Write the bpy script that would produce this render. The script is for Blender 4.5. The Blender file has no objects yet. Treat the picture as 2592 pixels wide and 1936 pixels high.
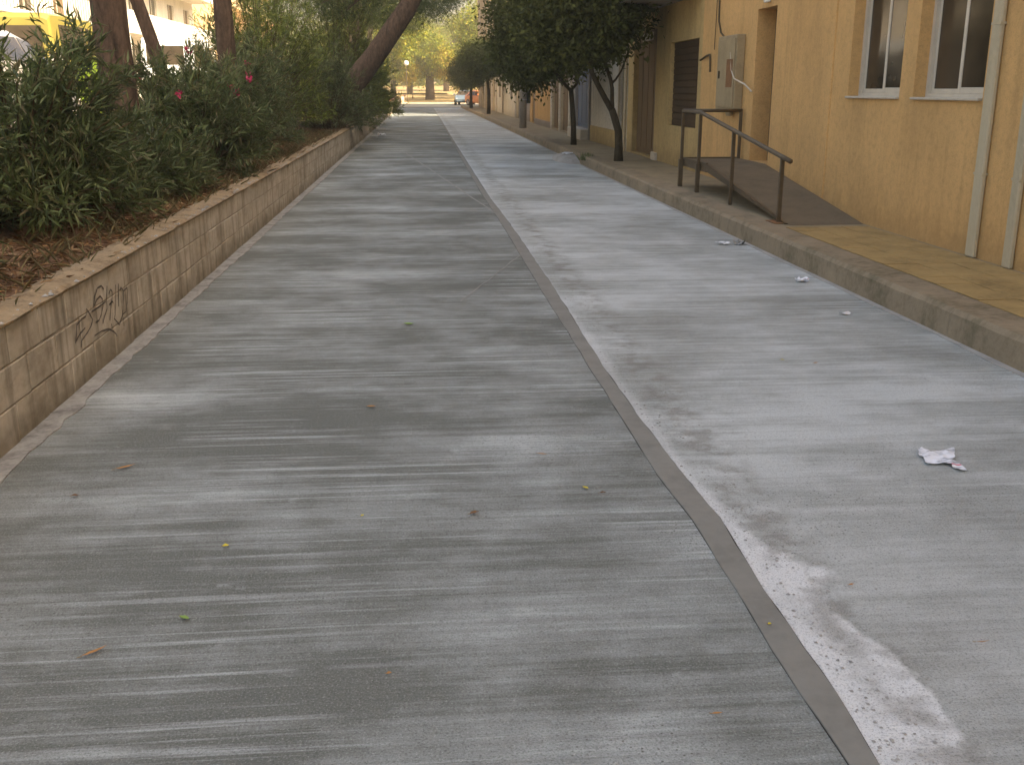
import bpy, bmesh, math, random
import numpy as np
from mathutils import Vector, noise

SC = bpy.context.scene
COL = SC.collection
rad = math.radians

# ------------------------------------------------------------------ camera
IMW, IMH, FPX, CAMZ = 2592.0, 1936.0, 2600.0, 1.6
PITCH = math.atan(743 / FPX)
YAW = math.atan(231 * math.cos(PITCH) / FPX)
cam = bpy.data.cameras.new('camera')
cam.sensor_width = 36.0
cam.lens = 36.0 * FPX / IMW
cam.clip_end = 2000
camo = bpy.data.objects.new('camera', cam)
camo.location = (0, 0, CAMZ)
camo.rotation_euler = (rad(90) - PITCH, 0, -YAW)
COL.objects.link(camo)
SC.camera = camo

# ------------------------------------------------------------------ sky, sun, exposure
SUN_EL = rad(38)
SUN_DIR = Vector((0.75, -0.66, 0)).normalized() * math.cos(SUN_EL) + Vector((0, 0, math.sin(SUN_EL)))
world = bpy.data.worlds.new('World')
SC.world = world
world.use_nodes = True
wn = world.node_tree.nodes
bg = wn['Background']
sky = wn.new('ShaderNodeTexSky')
sky.sky_type = 'NISHITA'
sky.sun_disc = False
sky.sun_elevation = SUN_EL
sky.sun_rotation = math.atan2(SUN_DIR.x, SUN_DIR.y)
sky.air_density = 1.0
sky.dust_density = 7.0
sky.ozone_density = 0.0
world.node_tree.links.new(sky.outputs[0], bg.inputs[0])
bg.inputs[1].default_value = 0.15
sl = bpy.data.lights.new('sun', 'SUN')
sl.energy = 5.0
sl.angle = rad(0.5)
sl.color = (1.0, 0.86, 0.66)
so = bpy.data.objects.new('sun', sl)
so.rotation_euler = SUN_DIR.to_track_quat('Z', 'Y').to_euler()
so.location = (20, -20, 30)
COL.objects.link(so)
SC.view_settings.view_transform = 'Standard'
SC.view_settings.look = 'None'
SC.view_settings.exposure = 1.62
SC.view_settings.gamma = 1.0
SC.cycles.max_bounces = 6
SC.cycles.transparent_max_bounces = 6
SC.cycles.use_denoising = True

# ------------------------------------------------------------------ pixel -> place helpers
_cy, _sy = math.cos(YAW), math.sin(YAW)
def _yaw(v): return np.array([_cy * v[0] + _sy * v[1], -_sy * v[0] + _cy * v[1], v[2]])
_R = _yaw((1, 0, 0)); _F = _yaw((0, math.cos(PITCH), -math.sin(PITCH))); _U = _yaw((0, math.sin(PITCH), math.cos(PITCH)))
_C = np.array([0, 0, CAMZ])
def _ray(x, y): return _R * (x - IMW / 2) + _U * (IMH / 2 - y) + _F * FPX
def on_z(x, y, z=0.0): d = _ray(x, y); return _C + d * (z - CAMZ) / d[2]
def on_x(x, y, X): d = _ray(x, y); return _C + d * (X / d[0])

# ------------------------------------------------------------------ materials
MATS = {}
class NT:
    def __init__(s, name):
        s.m = bpy.data.materials.new(name); s.m.use_nodes = True
        s.t = s.m.node_tree; s.n = s.t.nodes; s.b = s.n['Principled BSDF']; s.out = s.n['Material Output']
        s._co = None
        MATS[name] = s.m
    def link(s, a, b): s.t.links.new(a, b)
    def coord(s, kind='pos'):
        if kind == 'pos':
            if s._co is None: s._co = s.n.new('ShaderNodeNewGeometry').outputs['Position']
            return s._co
        return s.n.new('ShaderNodeTexCoord').outputs[kind]
    def mapping(s, v, scale=(1, 1, 1), loc=(0, 0, 0), rot=(0, 0, 0)):
        m = s.n.new('ShaderNodeMapping'); s.link(v, m.inputs[0])
        m.inputs['Scale'].default_value = scale; m.inputs['Location'].default_value = loc; m.inputs['Rotation'].default_value = rot
        return m.outputs[0]
    def noise(s, v, scale=5, detail=4, rough=0.55, dist=0.0):
        n = s.n.new('ShaderNodeTexNoise'); s.link(v, n.inputs['Vector'])
        n.inputs['Scale'].default_value = scale; n.inputs['Detail'].default_value = detail
        n.inputs['Roughness'].default_value = rough; n.inputs['Distortion'].default_value = dist
        return n.outputs[0]
    def voronoi(s, v, scale=5):
        n = s.n.new('ShaderNodeTexVoronoi'); s.link(v, n.inputs['Vector']); n.inputs['Scale'].default_value = scale
        return n.outputs['Distance']
    def ramp(s, v, stops):
        r = s.n.new('ShaderNodeValToRGB'); s.link(v, r.inputs[0])
        e = r.color_ramp.elements
        while len(e) < len(stops): e.new(0.5)
        for k, (p, c) in enumerate(stops):
            e[k].position = p
            e[k].color = (c, c, c, 1) if isinstance(c, (int, float)) else (*c, 1)
        return r.outputs[0]
    def math(s, op, a, b=None, clamp=False):
        n = s.n.new('ShaderNodeMath'); n.operation = op; n.use_clamp = clamp
        for k, v in enumerate((a, b)):
            if v is None: continue
            if isinstance(v, (int, float)): n.inputs[k].default_value = v
            else: s.link(v, n.inputs[k])
        return n.outputs[0]
    def mix(s, f, a, b, mode='MIX'):
        n = s.n.new('ShaderNodeMix'); n.data_type = 'RGBA'; n.blend_type = mode
        for inp, v in ((n.inputs[0], f), (n.inputs[6], a), (n.inputs[7], b)):
            if isinstance(v, (int, float)): inp.default_value = v
            elif isinstance(v, tuple): inp.default_value = (*v, 1)
            else: s.link(v, inp)
        return n.outputs[2]
    def sep(s, v):
        n = s.n.new('ShaderNodeSeparateXYZ'); s.link(v, n.inputs[0]); return n.outputs
    def comb(s, x, y, z):
        n = s.n.new('ShaderNodeCombineXYZ')
        for k, v in enumerate((x, y, z)):
            if isinstance(v, (int, float)): n.inputs[k].default_value = v
            else: s.link(v, n.inputs[k])
        return n.outputs[0]
    def bump(s, h, strength=0.3, dist=0.01, prev=None):
        n = s.n.new('ShaderNodeBump'); n.inputs['Strength'].default_value = strength; n.inputs['Distance'].default_value = dist
        s.link(h, n.inputs['Height'])
        if prev is not None: s.link(prev, n.inputs['Normal'])
        return n.outputs[0]
    def fin(s, color=None, rough=0.85, normal=None, spec=0.3, metal=0.0):
        if color is not None:
            if isinstance(color, tuple): s.b.inputs['Base Color'].default_value = (*color, 1)
            else: s.link(color, s.b.inputs['Base Color'])
        if isinstance(rough, (int, float)): s.b.inputs['Roughness'].default_value = rough
        else: s.link(rough, s.b.inputs['Roughness'])
        s.b.inputs['Specular IOR Level'].default_value = spec
        s.b.inputs['Metallic'].default_value = metal
        if normal is not None: s.link(normal, s.b.inputs['Normal'])
        return s.m

def mat_surface(name, c, var=0.25, scale=3.0, stretch=(1, 1, 1), rough=0.85, bump=0.2, bscale=60, spec=0.25, metal=0.0, c2=None):
    """weathered surface: base colour varied by two noises, fine bump"""
    t = NT(name); p = t.coord()
    n1 = t.noise(t.mapping(p, stretch), scale, 6, 0.65)
    n2 = t.noise(p, scale * 7, 4, 0.6)
    f = t.math('ADD', t.math('MULTIPLY', n1, 0.7), t.math('MULTIPLY', n2, 0.3))
    lo = c2 if c2 else tuple(x * (1 - var) for x in c)
    hi = tuple(min(0.95, x * (1 + var * 0.6)) for x in c)
    col = t.ramp(f, [(0.32, lo), (0.5, c), (0.68, hi)])
    nb = t.bump(t.noise(p, bscale, 4, 0.6), bump, 0.01)
    return t.fin(col, rough, nb, spec, metal)

def mat_road(name, dark, light, bias, right):
    t = NT(name); p = t.coord(); X, Y, Z = t.sep(p)
    warp = t.math('MULTIPLY', t.math('SUBTRACT', t.noise(t.mapping(p, (0.35, 0.2, 1)), 1.0, 2), 0.5), 0.04)
    arc = t.math('MULTIPLY', t.math('MULTIPLY', X, X), 0.003)
    Yw = t.math('ADD', t.math('ADD', Y, warp), arc)
    q = t.comb(X, Yw, 0.0 if not right else 7.3)
    s1 = t.noise(t.mapping(q, (0.45, 1.7, 1)), 1.0, 7, 0.62)       # broad brushed bands
    s2 = t.noise(t.mapping(q, (0.6, 21, 1)), 1.0, 5, 0.65)        # finer strokes
    s3 = t.noise(t.mapping(q, (0.9, 85, 1)), 1.0, 4, 0.7)         # bristle lines
    pt = t.noise(t.mapping(p, (0.75, 0.8, 1), (3, 1, 2)), 1.0, 6, 0.6)
    blot = t.noise(t.mapping(p, (4.2, 6.5, 1)), 1.0, 5, 0.7)
    f = t.math('MULTIPLY', s1, 0.34)
    f = t.math('ADD', f, t.math('MULTIPLY', s2, 0.20))
    f = t.math('ADD', f, t.math('MULTIPLY', s3, 0.13))
    f = t.math('ADD', f, t.math('MULTIPLY', pt, 0.44))
    f = t.math('ADD', f, t.math('MULTIPLY', blot, 0.16))
    f = t.math('ADD', f, bias - 0.135)
    mid = tuple((a * 0.62 + b * 0.38) for a, b in zip(dark, light))
    col = t.ramp(f, [(0.36, tuple(v * 0.86 for v in dark)), (0.48, dark), (0.57, mid), (0.675, light)])
    # pale sharp strokes left by the broom
    st = t.noise(t.mapping(q, (0.55, 30, 1), (5, 0, 1)), 1.0, 4, 0.6)
    area = t.noise(t.mapping(q, (0.8, 1.3, 1), (2, 5, 1)), 1.0, 4, 0.6)
    sm = t.math('MULTIPLY', t.ramp(st, [(0.52, 0.0), (0.68, 1.0)]), t.ramp(area, [(0.46, 0.0), (0.60, 0.8)]))
    col = t.mix(sm, col, tuple(min(0.8, v * 1.1) for v in light))
    # light bloom spots
    sp = t.noise(t.mapping(p, (5.0, 7.0, 1), (1, 2, 3)), 1.0, 4, 0.6)
    col = t.mix(t.ramp(sp, [(0.66, 0.0), (0.78, 0.5)]), col, tuple(min(0.8, v * 1.1) for v in light))
    if right:
        nearm = t.math('MULTIPLY', t.ramp(t.math('MULTIPLY', Y, 0.1), [(0.22, 0.65), (0.46, 0.0)]), t.ramp(pt, [(0.35, 0.4), (0.6, 1.0)]))
        mot = t.noise(t.mapping(p, (3.0, 4.2, 1), (8, 8, 8)), 1.0, 6, 0.7)
        col = t.mix(nearm, col, t.ramp(mot, [(0.33, (0.25, 0.245, 0.21)), (0.5, (0.38, 0.38, 0.345)), (0.66, (0.53, 0.54, 0.51))]))
        # lime bloom and crumbled mortar beside the joint
        dx = t.math('SUBTRACT', X, 1.06)
        w = t.math('MULTIPLY', t.noise(t.mapping(p, (3.0, 1.5, 1), (4, 4, 4)), 1.0, 5, 0.65), 0.34)
        fade = t.ramp(t.math('MULTIPLY', Y, 0.05), [(0.11, 1.0), (0.165, 0.9), (0.20, 0.28), (0.4, 0.12), (0.8, 0.02)])
        edge = t.math('SUBTRACT', t.math('MULTIPLY', w, t.math('ADD', fade, 0.05)), t.math('MULTIPLY', dx, 0.62))
        m1 = t.ramp(edge, [(0.0, 0.0), (0.028, 1.0)])
        spk = t.voronoi(p, 38)
        spn = t.noise(p, 9, 3)
        keep = t.math('SUBTRACT', 1.0, t.math('MULTIPLY', t.ramp(spk, [(0.16, 1.0), (0.26, 0.0)]), t.ramp(spn, [(0.5, 0.0), (0.58, 0.9)])))
        bl = t.ramp(t.noise(t.mapping(p, (6, 2, 1)), 1.0, 4, 0.6), [(0.36, 0.6), (0.5, 1.0)])
        m1 = t.math('MULTIPLY', t.math('MULTIPLY', m1, keep), t.math('MULTIPLY', bl, t.ramp(t.math('MULTIPLY', Y, 0.05), [(0.1, 1.0), (0.175, 0.95), (0.21, 0.42), (0.5, 0.2)])))
        col = t.mix(m1, col, (0.74, 0.75, 0.73))
        m2 = t.math('MULTIPLY', t.ramp(t.math('ABSOLUTE', t.math('SUBTRACT', dx, 0.22)), [(0.05, 0.55), (0.16, 0.0)]), t.ramp(t.noise(p, 6, 4), [(0.45, 0.0), (0.6, 1.0)]))
        col = t.mix(m2, col, (0.20, 0.185, 0.15))
    grit = t.noise(p, 150, 3, 0.75)
    g2 = t.noise(p, 62, 3, 0.7)
    col = t.mix(t.ramp(grit, [(0.34, 0.6), (0.47, 0.0)]), col, tuple(v * 0.4 for v in dark))
    col = t.mix(t.ramp(grit, [(0.57, 0.0), (0.70, 0.45)]), col, (0.66, 0.67, 0.62))
    col = t.mix(t.ramp(g2, [(0.30, 0.40), (0.45, 0.0)]), col, tuple(v * 0.5 for v in dark))
    col = t.mix(t.ramp(g2, [(0.60, 0.0), (0.75, 0.28)]), col, (0.66, 0.67, 0.62))
    pit = t.voronoi(p, 46); pn = t.noise(t.mapping(p, (1.2, 1.2, 1), (9, 2, 4)), 1.0, 3)
    col = t.mix(t.math('MULTIPLY', t.ramp(pit, [(0.10, 0.8), (0.20, 0.0)]), t.ramp(pn, [(0.5, 0.0), (0.62, 1.0)])), col, (0.10, 0.095, 0.08))
    h = t.math('ADD', t.math('ADD', t.math('MULTIPLY', grit, 0.7), t.math('MULTIPLY', g2, 0.8)), t.math('MULTIPLY', s3, 0.6))
    nb = t.bump(h, 0.6, 0.010)
    return t.fin(col, 0.95, nb, 0.08)

M_ROAD_L = mat_road('concrete_left', (0.172, 0.179, 0.157), (0.53, 0.56, 0.54), 0.022, False)
M_ROAD_R = mat_road('concrete_right', (0.265, 0.272, 0.242), (0.58, 0.61, 0.59), 0.10, True)
M_JOINT = mat_surface('joint_mortar', (0.225, 0.218, 0.188), 0.22, 3, (1, 1, 1), 0.8, 0.12, 150)
M_MORTAR = mat_surface('mortar_band', (0.33, 0.32, 0.29), 0.6, 6, (1, 1, 1), 0.9, 0.5, 60)
M_MORTAR2 = mat_surface('mortar_line', (0.37, 0.35, 0.31), 0.3, 4, (1, 1, 1), 0.9, 0.3, 80)
M_SLINE = mat_surface('faint_line', (0.285, 0.28, 0.25), 0.3, 6)
M_CRACK = mat_surface('crack_dirt', (0.05, 0.047, 0.04), 0.3, 8)
M_KERB = mat_surface('kerb_concrete', (0.27, 0.212, 0.135), 0.42, 3.0, (1, 1, 1), 0.9, 0.5, 50, c2=(0.135, 0.112, 0.062))
M_WALK = mat_surface('pavement_concrete', (0.28, 0.225, 0.135), 0.35, 1.6, (1, 1, 1), 0.9, 0.35, 60)
M_TILE = mat_surface('pavement_tile', (0.36, 0.245, 0.095), 0.4, 3.5, (1, 1, 1), 0.85, 0.25, 60)
M_ASPHALT = mat_surface('asphalt', (0.075, 0.072, 0.068), 0.3, 3, (1, 1, 1), 0.9, 0.4, 90)
M_DUST = mat_surface('dusty_paving', (0.33, 0.28, 0.21), 0.35, 0.8, (1, 1, 1), 0.95, 0.3, 30)

def mat_block():
    t = NT('block_concrete'); p = t.coord(); X, Y, Z = t.sep(p)
    oi = t.n.new('ShaderNodeObjectInfo').outputs['Random']
    n1 = t.noise(t.mapping(p, (1, 1.2, 2.2)), 2.2, 6, 0.68)
    col = t.ramp(n1, [(0.30, (0.31, 0.265, 0.20)), (0.5, (0.49, 0.435, 0.345)), (0.68, (0.60, 0.54, 0.445))])
    col = t.mix(t.math('MULTIPLY', oi, 0.22), col, (0.24, 0.20, 0.145))
    run = t.noise(t.mapping(p, (1, 9, 0.7)), 1.0, 4, 0.6)
    col = t.mix(t.ramp(run, [(0.50, 0.0), (0.66, 0.55)]), col, (0.13, 0.105, 0.07))
    damp = t.math('SUBTRACT', t.math('MULTIPLY', t.noise(p, 5, 5, 0.6), 0.36), Z)
    col = t.mix(t.ramp(damp, [(0.0, 0.0), (0.16, 0.55)]), col, (0.085, 0.075, 0.05))
    nb = t.bump(t.noise(p, 70, 5, 0.65), 0.55, 0.008)
    return t.fin(col, 0.92, nb, 0.2)
M_BLOCK = mat_block()
M_BLOCKM = mat_surface('block_joint', (0.30, 0.26, 0.20), 0.55, 3, (1, 1, 1), 0.95, 0.4, 60)
M_COPE = mat_surface('coping_cement', (0.29, 0.215, 0.125), 0.55, 7, (1, 1, 1), 0.95, 1.0, 35, c2=(0.12, 0.08, 0.045))
M_GRAF = mat_surface('spray_paint', (0.13, 0.112, 0.095), 0.5, 30, c2=(0.07, 0.06, 0.055))

def mat_soil():
    t = NT('soil'); p = t.coord()
    n = t.noise(p, 3, 7, 0.7)
    col = t.ramp(n, [(0.3, (0.06, 0.036, 0.02)), (0.5, (0.16, 0.09, 0.05)), (0.7, (0.27, 0.17, 0.10))])
    f = t.noise(p, 45, 4, 0.7)
    col = t.mix(t.ramp(f, [(0.5, 0.0), (0.68, 0.7)]), col, (0.33, 0.21, 0.12))
    return t.fin(col, 0.95, t.bump(f, 0.7, 0.02), 0.15)
M_SOIL = mat_soil()

def mat_stucco(name, c, stain):
    t = NT(name); p = t.coord(); X, Y, Z = t.sep(p)
    n1 = t.noise(t.mapping(p, (1, 1, 0.45)), 1.3, 6, 0.62)
    col = t.ramp(n1, [(0.3, tuple(v * 0.84 for v in c)), (0.5, c), (0.7, tuple(min(0.9, v * 1.1) for v in c))])
    run = t.noise(t.mapping(p, (1, 7, 0.35)), 1.0, 5, 0.6)
    col = t.mix(t.ramp(run, [(0.52, 0.0), (0.72, 0.42)]), col, stain)
    blot = t.noise(p, 5.5, 6, 0.72)
    col = t.mix(t.ramp(blot, [(0.52, 0.0), (0.70, 0.30)]), col, stain)
    splash = t.math('SUBTRACT', t.math('MULTIPLY', t.noise(p, 4, 5, 0.6), 0.75), t.math('SUBTRACT', Z, 0.2))
    col = t.mix(t.ramp(splash, [(0.0, 0.0), (0.3, 0.5)]), col, stain)
    mm = t.noise(p, 17, 5, 0.75)
    col = t.mix(t.ramp(mm, [(0.36, 0.35), (0.5, 0.0)]), col, stain)
    col = t.mix(t.ramp(mm, [(0.55, 0.0), (0.7, 0.3)]), col, tuple(min(0.9, v * 1.25) for v in c))
    g = t.noise(p, 75, 4, 0.75)
    col = t.mix(t.ramp(g, [(0.34, 0.45), (0.5, 0.0)]), col, tuple(v * 0.55 for v in c))
    return t.fin(col, 0.9, t.bump(g, 0.7, 0.012), 0.15)
M_YEL = mat_stucco('yellow_stucco', (0.66, 0.41, 0.165), (0.42, 0.255, 0.10))
M_LEM = mat_stucco('lemon_stucco', (0.54, 0.39, 0.17), (0.26, 0.18, 0.08))
M_WHITE = mat_stucco('white_stucco', (0.68, 0.61, 0.47), (0.30, 0.24, 0.16))
M_MAUVE = mat_stucco('mauve_stucco', (0.36, 0.31, 0.26), (0.16, 0.13, 0.10))
M_ORNG = mat_stucco('orange_stucco', (0.62, 0.38, 0.15), (0.33, 0.22, 0.1))
M_GREYW = mat_stucco('grey_stucco', (0.22, 0.21, 0.18), (0.10, 0.09, 0.075))
M_BEIGE = mat_stucco('beige_stucco', (0.50, 0.40, 0.25), (0.25, 0.19, 0.12))
M_CREAMB = mat_stucco('cream_stucco', (0.72, 0.60, 0.42), (0.45, 0.33, 0.2))
M_APT = mat_stucco('apartment_white', (0.74, 0.68, 0.56), (0.42, 0.36, 0.28))
M_APT2 = mat_stucco('apartment_ochre', (0.70, 0.50, 0.26), (0.40, 0.27, 0.14))
M_ALU = mat_surface('white_aluminium', (0.58, 0.52, 0.41), 0.12, 6, (1, 1, 1), 0.45, 0.05, 40, 0.5)
M_PIPE = mat_surface('pale_pipe', (0.47, 0.40, 0.26), 0.2, 3, (1, 1, 0.3), 0.6, 0.1, 40, 0.4)
M_SILL = mat_surface('sill_marble', (0.50, 0.44, 0.34), 0.2, 9, (1, 1, 1), 0.6, 0.1, 40, 0.4)
M_BROWN = mat_surface('brown_paint', (0.14, 0.085, 0.036), 0.3, 3, (1, 1, 0.4), 0.6, 0.15, 30, 0.35)
M_DKBRN = mat_surface('dark_brown', (0.068, 0.038, 0.016), 0.3, 3, (1, 1, 1), 0.65, 0.15, 30, 0.3)
M_OLIVE = mat_surface('olive_paint', (0.17, 0.13, 0.06), 0.3, 3, (1, 1, 0.4), 0.6, 0.1, 30, 0.3)
M_BLUE = mat_surface('blue_paint', (0.075, 0.11, 0.17), 0.3, 4, (1, 1, 0.4), 0.55, 0.1, 30, 0.3)
M_STEEL = mat_surface('dark_steel', (0.10, 0.07, 0.036), 0.3, 10, (1, 1, 1), 0.5, 0.15, 60, 0.5, 0.3)
M_PLATE = mat_surface('ramp_plate', (0.165, 0.128, 0.08), 0.25, 3, (1, 1, 1), 0.75, 0.3, 120, 0.2)
M_CAB = mat_surface('cabinet_metal', (0.33, 0.255, 0.14), 0.25, 5, (1, 1, 1), 0.55, 0.1, 40, 0.4)
M_RUST = mat_surface('rust', (0.24, 0.12, 0.05), 0.4, 8)
M_POLE = mat_surface('pole_concrete', (0.29, 0.26, 0.22), 0.3, 4, (1, 1, 0.3), 0.9, 0.3, 50)
M_BLACK = mat_surface('black_plastic', (0.03, 0.03, 0.03), 0.3, 6, (1, 1, 1), 0.6)
M_CABLE = mat_surface('cable', (0.10, 0.075, 0.04), 0.2, 6)
M_BRICKR = mat_surface('red_brick_cap', (0.45, 0.20, 0.10), 0.3, 4)
M_GRASS = mat_surface('park_ground', (0.40, 0.27, 0.11), 0.4, 0.35, (1, 1, 1), 0.95, 0.4, 20)
M_LAWN = mat_surface('lawn', (0.16, 0.20, 0.045), 0.4, 0.6, (1, 1, 1), 0.95, 0.5, 25)

def mat_glass():
    t = NT('window_glass'); 
    p = t.coord(); n = t.noise(p, 1.3, 3)
    col = t.ramp(n, [(0.35, (0.03, 0.022, 0.014)), (0.65, (0.075, 0.055, 0.035))])
    return t.fin(col, 0.08, t.bump(t.noise(p, 2.5, 2), 0.05, 0.02), 0.22)
M_GLASS = mat_glass()

def mat_paint(name, c, rough=0.3):
    t = NT(name); p = t.coord('Object'); n = t.noise(p, 3, 4)
    t.b.inputs['Coat Weight'].default_value = 0.4
    return t.fin(t.ramp(n, [(0.3, tuple(v * 0.85 for v in c)), (0.7, c)]), rough, None, 0.4)
M_CSILV = mat_paint('silver_paint', (0.46, 0.42, 0.38))
M_CBLUE = mat_paint('grey_blue_paint', (0.13, 0.17, 0.20))
M_CORNG = mat_paint('orange_paint', (0.70, 0.22, 0.04))
M_CYEL = mat_paint('shaded_yellow_paint', (0.26, 0.21, 0.035), 0.6)  # yellow darkened towards olive, foliage shade put into the paint
M_CWHITE = mat_paint('white_paint', (0.72, 0.74, 0.72))
M_LIME = mat_paint('lime_plastic', (0.42, 0.62, 0.03), 0.5)
M_TYRE = mat_surface('tyre_rubber', (0.025, 0.025, 0.025), 0.2, 8)
M_RIM = mat_surface('rim_metal', (0.4, 0.4, 0.4), 0.2, 8, (1, 1, 1), 0.35, 0.05, 30, 0.5, 0.7)
M_LAMP = mat_surface('lamp_glass', (0.8, 0.8, 0.76), 0.05, 8, (1, 1, 1), 0.25, 0.0, 30, 0.5)
M_RED = mat_surface('red_lens', (0.5, 0.03, 0.02), 0.1, 8, (1, 1, 1), 0.3)

def mat_leaf(name, cols, trans=0.35, rough=0.5):
    t = NT(name)
    r = t.n.new('ShaderNodeNewGeometry').outputs['Random Per Island']
    k = len(cols)
    col = t.ramp(r, [(i / max(1, k - 1), c) for i, c in enumerate(cols)])
    pn = t.noise(t.coord(), 1.6, 3)
    col = t.mix(t.ramp(pn, [(0.35, 0.0), (0.65, 0.5)]), col, tuple(v * 0.5 for v in cols[0]))
    t.fin(col, rough, None, 0.35 if rough < 0.7 else 0.12)
    tr = t.n.new('ShaderNodeBsdfTranslucent')
    t.link(t.mix(0.0, col, col), tr.inputs[0])
    mx = t.n.new('ShaderNodeMixShader'); mx.inputs[0].default_value = trans
    t.link(t.b.outputs[0], mx.inputs[1]); t.link(tr.outputs[0], mx.inputs[2]); t.link(mx.outputs[0], t.out.inputs[0])
    return t.m
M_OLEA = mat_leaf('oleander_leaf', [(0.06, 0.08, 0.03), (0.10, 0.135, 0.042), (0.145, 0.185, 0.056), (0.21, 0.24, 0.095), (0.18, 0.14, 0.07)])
M_OLEA2 = mat_leaf('oleander_leaf_sunlit_tint', [(0.08, 0.11, 0.018), (0.14, 0.19, 0.026), (0.22, 0.26, 0.04), (0.30, 0.31, 0.05)])  # lighter, yellower copy of the leaf: sunlight put into its colour
M_CITRUS = mat_leaf('citrus_leaf', [(0.07, 0.074, 0.024), (0.115, 0.128, 0.038), (0.18, 0.19, 0.055)], 0.3, 0.75)
M_PINE = mat_leaf('pine_needles', [(0.045, 0.065, 0.02), (0.08, 0.11, 0.03), (0.13, 0.155, 0.04)], 0.4, 0.75)
M_BROAD = mat_leaf('broad_leaf', [(0.12, 0.16, 0.012), (0.24, 0.29, 0.02), (0.38, 0.38, 0.025), (0.50, 0.38, 0.03)], 0.5)
M_YLEAF = mat_leaf('yellow_leaf', [(0.42, 0.30, 0.03), (0.58, 0.42, 0.04), (0.36, 0.36, 0.04)], 0.5)
M_FLOWER = mat_leaf('pink_flower', [(0.55, 0.03, 0.12), (0.65, 0.05, 0.16), (0.45, 0.02, 0.08)], 0.3)
M_LITTER = mat_leaf('dry_litter', [(0.12, 0.06, 0.025), (0.24, 0.13, 0.055), (0.34, 0.21, 0.10), (0.42, 0.30, 0.17)], 0.1, 0.8)
M_STRAW = mat_leaf('dry_grass', [(0.20, 0.16, 0.08), (0.32, 0.27, 0.14), (0.14, 0.15, 0.06)], 0.2, 0.8)

def mat_bark(name, a, b):
    t = NT(name); p = t.coord()
    n = t.noise(t.mapping(p, (1, 1, 0.35)), 22, 6, 0.75)
    v = t.noise(t.mapping(p, (1, 1, 0.2)), 9, 5, 0.6, 0.6)
    f = t.math('ADD', t.math('MULTIPLY', n, 0.6), t.math('MULTIPLY', v, 0.5))
    return t.fin(t.ramp(f, [(0.42, a), (0.68, b)]), 0.95, t.bump(f, 1.0, 0.04), 0.1)
M_BARK = mat_bark('pine_bark', (0.035, 0.024, 0.017), (0.135, 0.09, 0.062))
M_BARK2 = mat_bark('citrus_bark', (0.035, 0.027, 0.016), (0.09, 0.07, 0.042))
M_STEM = mat_bark('shrub_stem', (0.05, 0.035, 0.02), (0.15, 0.10, 0.05))

# ------------------------------------------------------------------ mesh helpers
def tag(o, label=None, cat=None, group=None, kind=None):
    if label: o['label'] = label
    if cat: o['category'] = cat
    if group: o['group'] = group
    if kind: o['kind'] = kind
    return o
def thing(name, label, cat, loc=(0, 0, 0), rz=0.0, group=None):
    o = bpy.data.objects.new(name, None); COL.objects.link(o)
    o.location = loc; o.rotation_euler = (0, 0, rz); o.empty_display_size = 0.2
    return tag(o, label, cat, group)
def root_of(o):
    while o.parent: o = o.parent
    return o
def link_mesh(name, me, mat, parent=None):
    if mat and not me.materials: me.materials.append(mat)
    o = bpy.data.objects.new(name, me); COL.objects.link(o)
    if parent: o.parent = parent
    return o

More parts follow.
